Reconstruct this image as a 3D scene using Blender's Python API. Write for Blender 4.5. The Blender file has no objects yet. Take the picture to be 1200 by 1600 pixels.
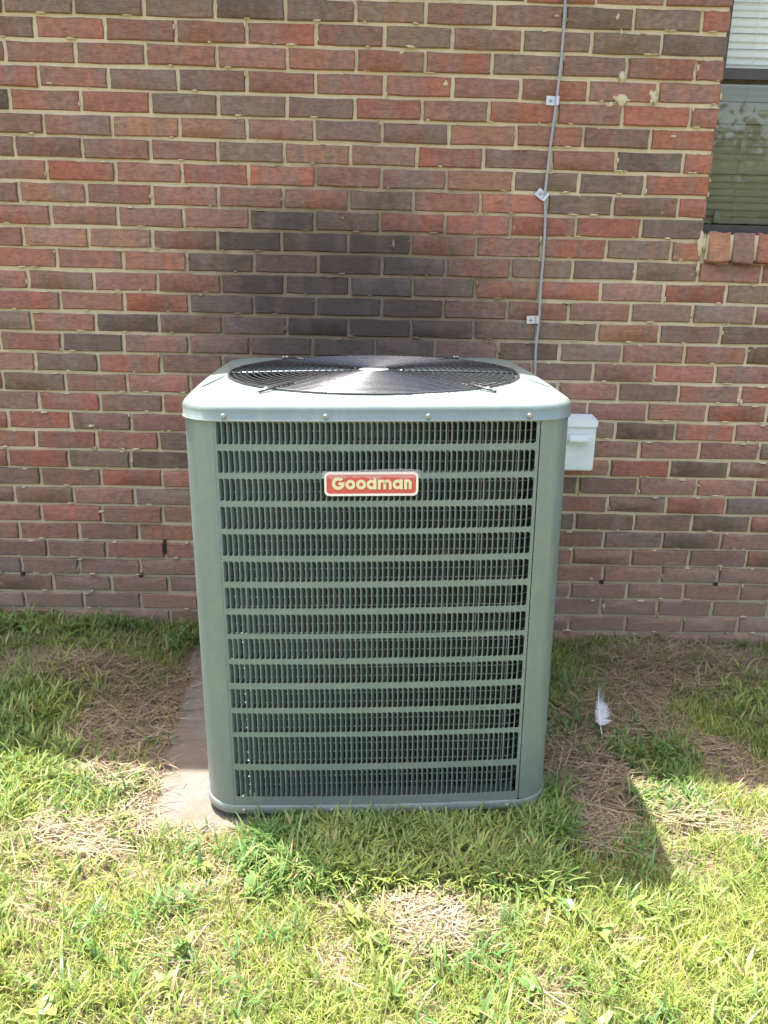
import bpy, bmesh, math, random
import numpy as np
from mathutils import Matrix, Vector

random.seed(11)
rng = np.random.default_rng(7)
scene = bpy.context.scene
col = scene.collection

# ------------------------------------------------------------------ camera
cam_data = bpy.data.cameras.new('camera')
cam = bpy.data.objects.new('camera', cam_data)
col.objects.link(cam)
cam_data.sensor_fit = 'VERTICAL'
cam_data.sensor_height = 32.0
cam_data.sensor_width = 24.0
cam_data.lens = 25.6
cam_data.clip_start = 0.02
cam_data.clip_end = 2000
RIGHT = Vector((0.99965736, -0.01472441, 0.02164131))
UP = Vector((-0.01642511, 0.29087821, 0.95661909))
FWD = Vector((0.02038063, 0.95664678, -0.29053669))
cm = Matrix.Identity(4)
for i in range(3):
    cm[i][0] = RIGHT[i]; cm[i][1] = UP[i]; cm[i][2] = -FWD[i]
cm[0][3], cm[1][3], cm[2][3] = 0.0, -2.70194, 1.26280
cam.matrix_world = cm
scene.camera = cam

# ------------------------------------------------------------------ sky + sun
SUN_DIR = Vector((0.268, -0.220, -1.0)).normalized()      # direction the light travels
elev = math.asin(-SUN_DIR.z)
azim = math.atan2(-SUN_DIR.x, -SUN_DIR.y)
world = bpy.data.worlds.new('World')
scene.world = world
world.use_nodes = True
wn = world.node_tree
bg = wn.nodes['Background']
sky = wn.nodes.new('ShaderNodeTexSky')
sky.sky_type = 'NISHITA'
sky.sun_disc = False
sky.sun_elevation = elev
sky.sun_rotation = azim
sky.air_density = 1.0
sky.dust_density = 6.0
sky.ozone_density = 0.4
wn.links.new(sky.outputs[0], bg.inputs[0])
bg.inputs[1].default_value = 0.145
sun_data = bpy.data.lights.new('sun', 'SUN')
sun_data.energy = 4.2
sun_data.angle = math.radians(0.53)
sun_data.color = (1.0, 0.955, 0.88)
sun = bpy.data.objects.new('sun', sun_data)
col.objects.link(sun)
sun.rotation_euler = SUN_DIR.to_track_quat('-Z', 'Y').to_euler()
sun.location = (-3, 3, 12)
vs = scene.view_settings
vs.view_transform = 'Standard'
vs.look = 'None'
vs.gamma = 1.0
vs.use_curve_mapping = False
vs.exposure = 2.3
scene.cycles.max_bounces = 6
scene.cycles.diffuse_bounces = 3
scene.cycles.glossy_bounces = 3
scene.cycles.transmission_bounces = 3
scene.cycles.transparent_max_bounces = 6

# ------------------------------------------------------------------ helpers
class MB:
    def __init__(s):
        s.v = []; s.f = []
    def add(s, verts, faces):
        n = len(s.v)
        s.v += [tuple(map(float, p)) for p in verts]
        s.f += [tuple(i + n for i in f) for f in faces]
    def box(s, x0, x1, y0, y1, z0, z1):
        s.add([(x0, y0, z0), (x1, y0, z0), (x1, y1, z0), (x0, y1, z0),
               (x0, y0, z1), (x1, y0, z1), (x1, y1, z1), (x0, y1, z1)],
              [(0, 3, 2, 1), (4, 5, 6, 7), (0, 1, 5, 4), (1, 2, 6, 5), (2, 3, 7, 6), (3, 0, 4, 7)])
    def tube(s, pts, r, n=6, closed=False, cap=True):
        pts = [Vector(p) for p in pts]
        m = len(pts); vs_ = []
        for i, p in enumerate(pts):
            if closed:
                t = pts[(i + 1) % m] - pts[i - 1]
            else:
                t = pts[min(i + 1, m - 1)] - pts[max(i - 1, 0)]
            t.normalize()
            a = Vector((0, 0, 1)) if abs(t.z) < 0.9 else Vector((1, 0, 0))
            u = t.cross(a).normalized(); w = t.cross(u)
            rr = r[i] if isinstance(r, (list, tuple)) else r
            for k in range(n):
                an = 2 * math.pi * k / n
                vs_.append(p + (u * math.cos(an) + w * math.sin(an)) * rr)
        fs = []
        for i in range(m if closed else m - 1):
            j = (i + 1) % m
            for k in range(n):
                k2 = (k + 1) % n
                fs.append((i * n + k, i * n + k2, j * n + k2, j * n + k))
        if cap and not closed:
            fs.append(tuple(range(n))); fs.append(tuple(reversed(range((m - 1) * n, m * n))))
        s.add(vs_, fs)
    def lathe(s, prof, n=24, c=(0, 0, 0)):
        vs_ = []; fs = []
        for (r, z) in prof:
            for k in range(n):
                a = 2 * math.pi * k / n
                vs_.append((c[0] + r * math.cos(a), c[1] + r * math.sin(a), c[2] + z))
        for i in range(len(prof) - 1):
            for k in range(n):
                k2 = (k + 1) % n
                fs.append((i * n + k, i * n + k2, (i + 1) * n + k2, (i + 1) * n + k))
        s.add(vs_, fs)
    def build(s, name, mat, parent=None, smooth=False, auto=None):
        me = bpy.data.meshes.new(name)
        me.from_pydata(s.v, [], s.f)
        me.validate(); me.update()
        return mesh_obj(name, me, mat, parent, smooth, auto)

def mesh_obj(name, me, mat, parent=None, smooth=False, auto=None):
    if mat is not None and not me.materials:
        me.materials.append(mat)
    bm = bmesh.new(); bm.from_mesh(me)
    bmesh.ops.recalc_face_normals(bm, faces=bm.faces)
    bm.to_mesh(me); bm.free()
    if smooth:
        me.polygons.foreach_set('use_smooth', [True] * len(me.polygons))
        if auto is not None:
            me.set_sharp_from_angle(angle=math.radians(auto))
    o = bpy.data.objects.new(name, me)
    col.objects.link(o)
    if parent: o.parent = parent
    return o

def tag(o, label=None, cat=None, group=None, kind=None):
    if label: o['label'] = label
    if cat: o['category'] = cat
    if group: o['group'] = group
    if kind: o['kind'] = kind
    return o

def empty(name, loc=(0, 0, 0), parent=None):
    o = bpy.data.objects.new(name, None)
    o.empty_display_size = 0.1
    col.objects.link(o); o.location = loc
    if parent: o.parent = parent
    return o

def new_mat(name):
    m = bpy.data.materials.new(name); m.use_nodes = True
    nt = m.node_tree
    return m, nt, nt.nodes['Principled BSDF'], nt.nodes['Material Output']

def N(nt, t, **kw):
    n = nt.nodes.new(t)
    for k, v in kw.items():
        if k.startswith('i_'):
            n.inputs[k[2:].replace('_', ' ')].default_value = v
        else:
            setattr(n, k, v)
    return n

def mixc(nt, fac, a, b, mode='MIX'):
    n = nt.nodes.new('ShaderNodeMix'); n.data_type = 'RGBA'; n.blend_type = mode
    for sock, v in ((n.inputs[0], fac), (n.inputs[6], a), (n.inputs[7], b)):
        if isinstance(v, bpy.types.NodeSocket): nt.links.new(v, sock)
        elif isinstance(v, (int, float)): sock.default_value = v
        else: sock.default_value = (*v, 1.0)
    return n.outputs[2]

def math_(nt, op, a, b=0.0, clamp=False):
    n = nt.nodes.new('ShaderNodeMath'); n.operation = op; n.use_clamp = clamp
    for sock, v in ((n.inputs[0], a), (n.inputs[1], b)):
        if isinstance(v, bpy.types.NodeSocket): nt.links.new(v, sock)
        else: sock.default_value = v
    return n.outputs[0]

def ramp(nt, fac, stops):
    n = nt.nodes.new('ShaderNodeValToRGB')
    e = n.color_ramp.elements
    while len(e) < len(stops): e.new(0.5)
    for i, (p, c) in enumerate(stops):
        e[i].position = p
        e[i].color = (c, c, c, 1) if isinstance(c, (int, float)) else (*c, 1)
    nt.links.new(fac, n.inputs[0])
    return n.outputs[0]

def noise(nt, vec, scale, detail=4, rough=0.55):
    n = N(nt, 'ShaderNodeTexNoise', i_Scale=scale, i_Detail=detail, i_Roughness=rough)
    if vec is not None: nt.links.new(vec, n.inputs['Vector'])
    return n.outputs['Fac']

def simple_mat(name, rgb, rough=0.5, metal=0.0, var=0.12, nscale=30, bump=0.0, spec=None, coat=0.0):
    m, nt, p, out = new_mat(name)
    tc = N(nt, 'ShaderNodeNewGeometry').outputs['Position']
    f = noise(nt, tc, nscale, 5)
    c = mixc(nt, f, [c_ * (1 - var) for c_ in rgb], [min(1, c_ * (1 + var)) for c_ in rgb])
    nt.links.new(c, p.inputs['Base Color'])
    r = ramp(nt, noise(nt, tc, nscale * .6, 4), [(0.3, rough * .85), (0.7, min(1, rough * 1.2))])
    nt.links.new(r, p.inputs['Roughness'])
    p.inputs['Metallic'].default_value = metal
    p.inputs['Coat Weight'].default_value = coat
    p.inputs['Coat Roughness'].default_value = .15
    if spec is not None: p.inputs['Specular IOR Level'].default_value = spec
    if bump:
        b = N(nt, 'ShaderNodeBump', i_Strength=bump, i_Distance=0.002)
        nt.links.new(noise(nt, tc, nscale * 6, 6), b.inputs['Height'])
        nt.links.new(b.outputs[0], p.inputs['Normal'])
    return m

def smooth_fall(nt, pos, cx, cz, rx, rz, nz, amp=0.55):
    """stain mask on the wall (world X,Z) with a ragged noisy rim"""
    sp = N(nt, 'ShaderNodeSeparateXYZ'); nt.links.new(pos, sp.inputs[0])
    dx = math_(nt, 'MULTIPLY', math_(nt, 'SUBTRACT', sp.outputs[0], cx), 1 / rx)
    dz = math_(nt, 'MULTIPLY', math_(nt, 'SUBTRACT', sp.outputs[2], cz), 1 / rz)
    d = math_(nt, 'SQRT', math_(nt, 'ADD', math_(nt, 'MULTIPLY', dx, dx), math_(nt, 'MULTIPLY', dz, dz)))
    d = math_(nt, 'ADD', d, math_(nt, 'MULTIPLY', math_(nt, 'SUBTRACT', nz, 0.5), amp))
    return ramp(nt, d, [(0.0, 1.0), (0.55, 0.9), (1.05, 0.0)])

# ------------------------------------------------------------------ materials
def brick_material(name, attr):
    m, nt, p, out = new_mat(name)
    pos = N(nt, 'ShaderNodeNewGeometry').outputs['Position']
    if attr:
        a = N(nt, 'ShaderNodeAttribute', attribute_name='col'); base = a.outputs['Color']
        rnd = a.outputs['Alpha']
    else:
        oi = N(nt, 'ShaderNodeObjectInfo'); base = oi.outputs['Color']; rnd = oi.outputs['Random']
    # per-brick offset so that no two bricks share their grain
    off = N(nt, 'ShaderNodeVectorMath', operation='ADD')
    cx = N(nt, 'ShaderNodeCombineXYZ')
    nt.links.new(math_(nt, 'MULTIPLY', rnd, 37.0), cx.inputs[0])
    nt.links.new(math_(nt, 'MULTIPLY', rnd, 91.0), cx.inputs[2])
    nt.links.new(pos, off.inputs[0]); nt.links.new(cx.outputs[0], off.inputs[1])
    v = off.outputs[0]
    # kiln flashing: vertical bands along the brick
    mp = N(nt, 'ShaderNodeMapping'); mp.inputs['Scale'].default_value = (14, 1, 1.2)
    nt.links.new(v, mp.inputs[0])
    band = ramp(nt, noise(nt, mp.outputs[0], 1.0, 1, .4), [(0.50, 0.0), (0.60, 1.0)])
    c = mixc(nt, math_(nt, 'MULTIPLY', band, .40), base, (0.205, 0.160, 0.130))
    mp3 = N(nt, 'ShaderNodeMapping'); mp3.inputs['Scale'].default_value = (9, 1, 1); mp3.inputs['Location'].default_value = (5, 2, 9)
    nt.links.new(v, mp3.inputs[0])
    band2 = ramp(nt, noise(nt, mp3.outputs[0], 1.0, 1, .4), [(0.52, 0.0), (0.62, 1.0)])
    c = mixc(nt, math_(nt, 'MULTIPLY', band2, .45), c, mixc(nt, 1.0, c, (1.28, .98, .86), 'MULTIPLY'))
    # fine mottling
    f1 = noise(nt, v, 55, 6, .65)
    c = mixc(nt, ramp(nt, f1, [(.3, 0), (.75, 1)]), mixc(nt, 1.0, c, (.74, .74, .76), 'MULTIPLY'), mixc(nt, 1.0, c, (1.28, 1.22, 1.18), 'MULTIPLY'))
    # creases: stretched, warped ridges
    mp2 = N(nt, 'ShaderNodeMapping'); mp2.inputs['Scale'].default_value = (13, 10, 62)
    nt.links.new(v, mp2.inputs[0])
    cre = N(nt, 'ShaderNodeTexNoise', i_Scale=1.0, i_Detail=3.0, i_Roughness=.5, i_Distortion=1.6)
    nt.links.new(mp2.outputs[0], cre.inputs['Vector'])
    crev = math_(nt, 'ABSOLUTE', math_(nt, 'SUBTRACT', cre.outputs['Fac'], .5))
    crease = ramp(nt, crev, [(0.0, 0.0), (0.035, 1.0)])
    c = mixc(nt, math_(nt, 'MULTIPLY', math_(nt, 'SUBTRACT', 1.0, crease), .28), c, (.07, .05, .045))
    # pale mortar flecks and smears
    fl = ramp(nt, noise(nt, v, 70, 2, .4), [(.745, 0), (.775, 1)])
    patch = ramp(nt, noise(nt, pos, 6, 2), [(.50, 0), (.62, 1)])
    c = mixc(nt, math_(nt, 'MULTIPLY', math_(nt, 'MULTIPLY', fl, patch), .8), c, (.50, .44, .34))
    # old dark stain over the unit, splash dust near the ground
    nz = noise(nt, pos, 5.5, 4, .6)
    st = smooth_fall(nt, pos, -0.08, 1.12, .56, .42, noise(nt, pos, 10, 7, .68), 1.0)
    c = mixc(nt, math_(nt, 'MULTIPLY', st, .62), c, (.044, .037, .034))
    sp = N(nt, 'ShaderNodeSeparateXYZ'); nt.links.new(pos, sp.inputs[0])
    low = ramp(nt, math_(nt, 'ADD', sp.outputs[2], math_(nt, 'MULTIPLY', nz, .18)), [(.06, .55), (.42, 0)])
    c = mixc(nt, low, c, (.225, .150, .108))
    nt.links.new(c, p.inputs['Base Color'])
    p.inputs['Roughness'].default_value = .88
    p.inputs['Specular IOR Level'].default_value = .25
    b = N(nt, 'ShaderNodeBump', i_Strength=.55, i_Distance=.0022)
    h = math_(nt, 'ADD', math_(nt, 'MULTIPLY', crease, .75), math_(nt, 'MULTIPLY', noise(nt, v, 160, 5, .7), .7))
    nt.links.new(h, b.inputs['Height']); nt.links.new(b.outputs[0], p.inputs['Normal'])
    return m

def mortar_material():
    m, nt, p, out = new_mat('mortar')
    pos = N(nt, 'ShaderNodeNewGeometry').outputs['Position']
    n1 = noise(nt, pos, 60, 6, .7)
    c = mixc(nt, n1, (.42, .345, .21), (.62, .53, .355))
    nz = noise(nt, pos, 5.5, 4, .6)
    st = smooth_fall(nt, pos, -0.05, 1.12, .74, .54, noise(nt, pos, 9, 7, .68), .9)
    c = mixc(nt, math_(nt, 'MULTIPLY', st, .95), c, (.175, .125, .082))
    sp = N(nt, 'ShaderNodeSeparateXYZ'); nt.links.new(pos, sp.inputs[0])
    low = ramp(nt, math_(nt, 'ADD', sp.outputs[2], math_(nt, 'MULTIPLY', nz, .3)), [(.1, .8), (.85, 0)])
    c = mixc(nt, low, c, (.33, .255, .17))
    nt.links.new(c, p.inputs['Base Color'])
    p.inputs['Roughness'].default_value = .95
    b = N(nt, 'ShaderNodeBump', i_Strength=.8, i_Distance=.003)
    nt.links.new(noise(nt, pos, 140, 6, .7), b.inputs['Height']); nt.links.new(b.outputs[0], p.inputs['Normal'])
    return m

def attr_leaf_material(name, trans=.35, rough=.5):
    m, nt, p, out = new_mat(name)
    a = N(nt, 'ShaderNodeAttribute', attribute_name='col')
    nt.links.new(a.outputs['Color'], p.inputs['Base Color'])
    p.inputs['Roughness'].default_value = rough
    p.inputs['Specular IOR Level'].default_value = .35
    if trans > 0:
        t = N(nt, 'ShaderNodeBsdfTranslucent')
        tcol = mixc(nt, 1.0, a.outputs['Color'], (1.25, 1.25, .7), 'MULTIPLY')
        nt.links.new(tcol, t.inputs[0])
        mx = N(nt, 'ShaderNodeMixShader'); mx.inputs[0].default_value = trans
        nt.links.new(p.outputs[0], mx.inputs[1]); nt.links.new(t.outputs[0], mx.inputs[2])
        nt.links.new(mx.outputs[0], out.inputs[0])
    return m

def soil_material():
    m, nt, p, out = new_mat('soil')
    pos = N(nt, 'ShaderNodeNewGeometry').outputs['Position']
    a = N(nt, 'ShaderNodeAttribute', attribute_name='bare')
    n1 = noise(nt, pos, 28, 8, .7)
    dirt = mixc(nt, n1, (.115, .078, .050), (.27, .195, .135))
    th = mixc(nt, noise(nt, pos, 45, 6, .7), (.060, .062, .026), (.19, .165, .075))
    c = mixc(nt, a.outputs['Fac'], th, dirt)
    peb = ramp(nt, noise(nt, pos, 120, 3, .5), [(.66, 0), (.72, 1)])
    c = mixc(nt, math_(nt, 'MULTIPLY', peb, .5), c, (.40, .33, .26))
    nt.links.new(c, p.inputs['Base Color'])
    p.inputs['Roughness'].default_value = .95
    b = N(nt, 'ShaderNodeBump', i_Strength=1.0, i_Distance=.012)
    nt.links.new(noise(nt, pos, 70, 8, .75), b.inputs['Height']); nt.links.new(b.outputs[0], p.inputs['Normal'])
    return m

def concrete_material():
    m, nt, p, out = new_mat('old_concrete')
    pos = N(nt, 'ShaderNodeNewGeometry').outputs['Position']
    c = mixc(nt, noise(nt, pos, 40, 8, .7), (.120, .106, .092), (.220, .200, .176))
    d = ramp(nt, noise(nt, pos, 7, 5, .6), [(.42, 0), (.62, 1)])
    c = mixc(nt, math_(nt, 'MULTIPLY', d, .65), c, (.150, .108, .075))
    ag = ramp(nt, noise(nt, pos, 210, 2, .5), [(.62, 0), (.7, 1)])
    c = mixc(nt, math_(nt, 'MULTIPLY', ag, .4), c, (.13, .12, .11))
    nt.links.new(c, p.inputs['Base Color']); p.inputs['Roughness'].default_value = .93
    b = N(nt, 'ShaderNodeBump', i_Strength=1.0, i_Distance=.009)
    nt.links.new(noise(nt, pos, 110, 8, .75), b.inputs['Height']); nt.links.new(b.outputs[0], p.inputs['Normal'])
    return m

def glass_material(name, tint):
    m, nt, p, out = new_mat(name)
    nt.nodes.remove(p)
    tr = N(nt, 'ShaderNodeBsdfTransparent'); tr.inputs[0].default_value = (*tint, 1)
    gl = N(nt, 'ShaderNodeBsdfGlossy'); gl.inputs['Roughness'].default_value = .015
    fr = N(nt, 'ShaderNodeFresnel'); fr.inputs[0].default_value = 1.55
    pos = N(nt, 'ShaderNodeNewGeometry').outputs['Position']
    b = N(nt, 'ShaderNodeBump', i_Strength=.03, i_Distance=.01)
    nt.links.new(noise(nt, pos, 7, 2), b.inputs['Height']); nt.links.new(b.outputs[0], gl.inputs['Normal'])
    mx = N(nt, 'ShaderNodeMixShader')
    nt.links.new(math_(nt, 'MULTIPLY', fr.outputs[0], 2.0, True), mx.inputs[0])   # two faces of the pane
    nt.links.new(tr.outputs[0], mx.inputs[1]); nt.links.new(gl.outputs[0], mx.inputs[2])
    nt.links.new(mx.outputs[0], out.inputs[0])
    return m

def paint_material():
    m, nt, p, out = new_mat('grey_green_paint')
    pos = N(nt, 'ShaderNodeNewGeometry').outputs['Position']
    c = mixc(nt, noise(nt, pos, 4, 4), (.146, .190, .176), (.176, .224, .208))
    dust = ramp(nt, noise(nt, pos, 26, 6, .7), [(.46, 0), (.8, 1)])
    c = mixc(nt, math_(nt, 'MULTIPLY', dust, .30), c, (.30, .285, .23))
    mp = N(nt, 'ShaderNodeMapping'); mp.inputs['Scale'].default_value = (60, 60, 2.2); nt.links.new(pos, mp.inputs[0])
    streak = ramp(nt, noise(nt, mp.outputs[0], 1.0, 4, .6), [(.55, 0), (.78, 1)])
    c = mixc(nt, math_(nt, 'MULTIPLY', streak, .22), c, (.33, .34, .29))
    sp = N(nt, 'ShaderNodeSeparateXYZ'); nt.links.new(pos, sp.inputs[0])
    splash = ramp(nt, math_(nt, 'ADD', sp.outputs[2], math_(nt, 'MULTIPLY', noise(nt, pos, 30, 5, .7), .22)), [(.10, .55), (.30, 0)])
    c = mixc(nt, math_(nt, 'MULTIPLY', splash, .5), c, (.20, .165, .115))
    nt.links.new(c, p.inputs['Base Color'])
    p.inputs['Metallic'].default_value = .25
    r = ramp(nt, math_(nt, 'ADD', noise(nt, pos, 18, 5), math_(nt, 'MULTIPLY', dust, .15)), [(.3, .30), (.75, .50)])
    nt.links.new(r, p.inputs['Roughness'])
    b = N(nt, 'ShaderNodeBump', i_Strength=.10, i_Distance=.0006)
    nt.links.new(noise(nt, pos, 420, 3), b.inputs['Height'])
    b2 = N(nt, 'ShaderNodeBump', i_Strength=.35, i_Distance=.006)      # gently wavy sheet metal
    nt.links.new(noise(nt, pos, 5, 2), b2.inputs['Height']); nt.links.new(b.outputs[0], b2.inputs['Normal'])
    nt.links.new(b2.outputs[0], p.inputs['Normal'])
    return m

def coil_material():
    m, nt, p, out = new_mat('coil_fins')
    tc = N(nt, 'ShaderNodeNewGeometry').outputs['Position']
    w = N(nt, 'ShaderNodeTexWave', wave_type='BANDS', bands_direction='X')
    w.inputs['Scale'].default_value = 260; w.inputs['Distortion'].default_value = .4
    nt.links.new(tc, w.inputs['Vector'])
    c = mixc(nt, w.outputs['Fac'], (.010, .012, .009), (.060, .066, .044))
    d = ramp(nt, noise(nt, tc, 9, 5), [(.45, 0), (.7, 1)])
    c = mixc(nt, math_(nt, 'MULTIPLY', d, .40), c, (.20, .19, .10))
    nt.links.new(c, p.inputs['Base Color'])
    p.inputs['Metallic'].default_value = .4; p.inputs['Roughness'].default_value = .5
    return m

M = dict(
    brick=brick_material('brick', False), brick_far=brick_material('brick_joined', True), mortar=mortar_material(),
    paint=paint_material(), coil=coil_material(), glass=glass_material('window_glass', (.92, .94, .92)), tinted=glass_material('tinted_glass', (.62, .64, .57)), concrete=concrete_material(), soil=soil_material(),
    grass=attr_leaf_material('grass_blade', .42, .45), straw=attr_leaf_material('dry_straw', .15, .7),
    wire=simple_mat('black_wire', (.095, .097, .102), .26, .7, .1, 60, coat=.3),
    bladem=simple_mat('fan_blade', (.14, .145, .15), .38, .6, .12, 20),
    dark=simple_mat('dark_metal', (.025, .027, .028), .5, .3, .15, 30),
    steel=simple_mat('steel', (.34, .35, .34), .42, .8, .1, 50),
    galv=simple_mat('galvanised', (.50, .52, .55), .42, .55, .12, 90),
    cable=simple_mat('grey_cable', (.27, .28, .29), .45, .0, .1, 60),
    box=simple_mat('box_paint', (.56, .62, .61), .42, .05, .05, 30),
    bronze=simple_mat('bronze_frame', (.060, .052, .045), .45, .35, .15, 40),
    blind=simple_mat('blind_vinyl', (.82, .79, .66), .55, .0, .05, 20),
    red=simple_mat('badge_red', (.54, .085, .070), .35, .0, .08, 60),
    cream=simple_mat('badge_cream', (.76, .71, .58), .35, .0, .05, 60),
    letter=simple_mat('badge_letter', (.66, .62, .38), .4, .2, .05, 60),
    fascia=simple_mat('white_fascia', (.70, .69, .66), .6, .0, .06, 12),
    shingle=simple_mat('roof_shingle', (.09, .085, .08), .9, .0, .3, 25, bump=.6),
    inner=simple_mat('room_wall', (.30, .29, .27), .9, .0, .05, 5),
    quill=simple_mat('quill', (.62, .55, .42), .4, .0, .1, 200),
    weep=simple_mat('weep_hole_shade', (.02, .018, .016), .95, .0, .2, 200),  # near-black colour painted for the shade inside the weep holes
)

# ------------------------------------------------------------------ ground
PADPOLY = [(-.585, -.16), (-.565, -.33), (-.548, -.55), (-.535, -.80), (-.497, -1.085), (-.36, -1.095), (-.16, -1.05), (.20, -1.01), (.475, -.915), (.470, -.16)]

def fbm(x, y, seed, base=1.0, octs=4):
    """cheap smooth value noise"""
    tot = np.zeros_like(x, dtype=float); amp = 1.0; norm = 0
    f = base
    for o in range(octs):
        r = np.random.default_rng(seed * 97 + o)
        T = r.random((64, 64))
        xf = x * f + 13.7 * o; yf = y * f + 7.1 * o
        xi = np.floor(xf).astype(int); yi = np.floor(yf).astype(int)
        tx = xf - xi; ty = yf - yi
        tx = tx * tx * (3 - 2 * tx); ty = ty * ty * (3 - 2 * ty)
        a = T[xi % 64, yi % 64]; b = T[(xi + 1) % 64, yi % 64]; c = T[xi % 64, (yi + 1) % 64]; d = T[(xi + 1) % 64, (yi + 1) % 64]
        tot += amp * ((a * (1 - tx) + b * tx) * (1 - ty) + (c * (1 - tx) + d * tx) * ty)
        norm += amp; amp *= .5; f *= 2.03
    return tot / norm

def inside_poly(x, y, poly):
    res = np.zeros(x.shape, bool)
    j = len(poly) - 1
    for i in range(len(poly)):
        xi, yi = poly[i]; xj, yj = poly[j]
        cond = ((yi > y) != (yj > y)) & (x < (xj - xi) * (y - yi) / (yj - yi + 1e-12) + xi)
        res ^= cond
        j = i
    return res

def pad_mask(x, y):
    wob = .022 * (fbm(x, y, 5, 14, 3) - .5) * 2
    return inside_poly(x + wob, y + wob, PADPOLY)

def ground_z(x, y):
    xx = np.clip(x, -4, 4)
    z = -.016 - .03 * xx + .018 * (fbm(x, y, 1, 3.0, 3) - .5) + .012 * (fbm(x, y, 2, 16, 3) - .5)
    z = z - .012 * np.clip((-y - 1.1), 0, 4)
    z = z + .030 * np.exp(-((x + .93) / .19) ** 2 - ((y + .40 - .25 * (x + .93)) / .07) ** 2) + .022 * np.exp(-((x - 1.12) / .22) ** 2 - ((y + .18) / .08) ** 2)
    # the soil lies at or a little below the slab where the slab shows
    m = np.exp(-(((x + .03) / .66) ** 6) - (((y + .62) / .55) ** 6))
    return z * (1 - m) + (-.022 + .030 * (fbm(x, y, 3, 9, 3) - .45) * np.exp(-((x + .56) / .09) ** 2)) * m

# (centre x, y, radius x, y, bare soil, straw cover)
PATCH = [(-.907, -.402, .26, .13, .25, 1.0), (-.675, -.643, .15, .17, 1.0, .45), (-.62, -.877, .12, .09, .8, .8),
         (-.603, -1.087, .06, .045, .5, .9), (-.715, -1.133, .08, .06, .4, 1.0), (-.588, -1.18, .06, .05, .5, 1.0),
         (1.102, -.188, .30, .19, .5, 1.0), (1.03, -.762, .11, .12, 1.0, .25), (.889, -.32, .12, .17, .9, .7),
         (.579, -.82, .14, .20, .7, .9), (.547, -1.028, .085, .12, .6, 1.0), (.79, -.995, .13, .06, .7, 1.0),
         (.137, -1.339, .085, .085, .8, 1.0), (.159, -1.224, .04, .08, .5, .7), (-.045, -1.47, .035, .05, .7, .8),
         (-.643, -1.339, .06, .07, .4, .9), (-.299, -1.277, .045, .04, .4, .7), (-.545, -.50, .10, .34, .9, .35),
         (1.0, -1.04, .10, .05, .5, .8), (-1.25, -.75, .12, .10, .4, .7), (1.45, -.5, .2, .2, .5, .7), (.75, -.55, .2, .14, .55, .8),
         (-.33, -1.45, .05, .05, .3, .7), (-1.0, -.13, .55, .07, .15, .55), (-1.2, -.30, .2, .08, .2, .6), (.36, -1.52, .05, .04, .3, .6), (-.5, -1.03, .07, .1, .7, .8)]

def fields(x, y):
    wx = x + .05 * (fbm(x, y, 21, 9, 3) - .5); wy = y + .07 * (fbm(x, y, 22, 9, 3) - .5)
    bare = np.zeros_like(x); straw = np.zeros_like(x)
    for cx, cy, rx, ry, b, s in PATCH:
        d = np.sqrt(((wx - cx) / rx) ** 2 + ((wy - cy) / ry) ** 2)
        f = np.clip(1.35 - d, 0, 1); f = np.clip(f * 1.8, 0, 1)
        bare = np.maximum(bare, b * f); straw = np.maximum(straw, s * f)
    n = fbm(x, y, 31, 4.0, 4)
    bare = np.maximum(bare, np.clip((n - .66) * 5, 0, .6))
    straw = np.maximum(straw, np.clip((fbm(x, y, 32, 6.0, 3) - .58) * 4, 0, .75))
    return bare, straw

def axis(lo, hi, step, far, n):
    a = list(np.arange(lo, hi + 1e-6, step))
    g = np.geomspace(step, far, n)
    return np.array(sorted([lo - v for v in g] + a + [hi + v for v in g]))
gx = axis(-2.4, 2.4, .02, 300, 26)
gy = np.array(sorted([-3.2 - v for v in np.geomspace(.03, 300, 26)] + list(np.arange(-3.2, .06, .02)) + [.3, 12., 60., 200.]))
X, Y = np.meshgrid(gx, gy)
Z = ground_z(X, Y)
nx, ny = len(gx), len(gy)
vv = np.stack([X.ravel(), Y.ravel(), Z.ravel()], 1)
ii = np.arange(ny * nx).reshape(ny, nx)
ff = np.stack([ii[:-1, :-1].ravel(), ii[:-1, 1:].ravel(), ii[1:, 1:].ravel(), ii[1:, :-1].ravel()], 1)

def fast_mesh(name, verts, faces_flat, loop_tot, mat, colors=None, attr='col', scalar=None, smooth=True):
    me = bpy.data.meshes.new(name)
    me.vertices.add(len(verts)); me.vertices.foreach_set('co', np.asarray(verts, np.float32).ravel())
    me.loops.add(len(faces_flat)); me.loops.foreach_set('vertex_index', np.asarray(faces_flat, np.int32))
    lt = np.asarray(loop_tot, np.int32)
    me.polygons.add(len(lt))
    me.polygons.foreach_set('loop_start', np.concatenate([[0], np.cumsum(lt)[:-1]]).astype(np.int32))
    if smooth: me.polygons.foreach_set('use_smooth', np.ones(len(lt), bool))
    me.update(calc_edges=True); me.validate()
    if colors is not None:
        ca = me.attributes.new(attr, 'FLOAT_COLOR', 'POINT')
        ca.data.foreach_set('color', np.asarray(colors, np.float32).ravel())
    if scalar is not None:
        ca = me.attributes.new(attr, 'FLOAT', 'POINT')
        ca.data.foreach_set('value', np.asarray(scalar, np.float32).ravel())
    me.materials.append(mat)
    o = bpy.data.objects.new(name, me); col.objects.link(o)
    return o

b0, s0 = fields(X.ravel(), Y.ravel())
ground = fast_mesh('ground', vv, ff.ravel(), np.full(len(ff), 4), M['soil'], attr='bare', scalar=np.clip(b0 * 1.1 + s0 * .3, 0, 1))
tag(ground, 'brown soil under the lawn reaching out from the brick wall', kind='structure')

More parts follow.
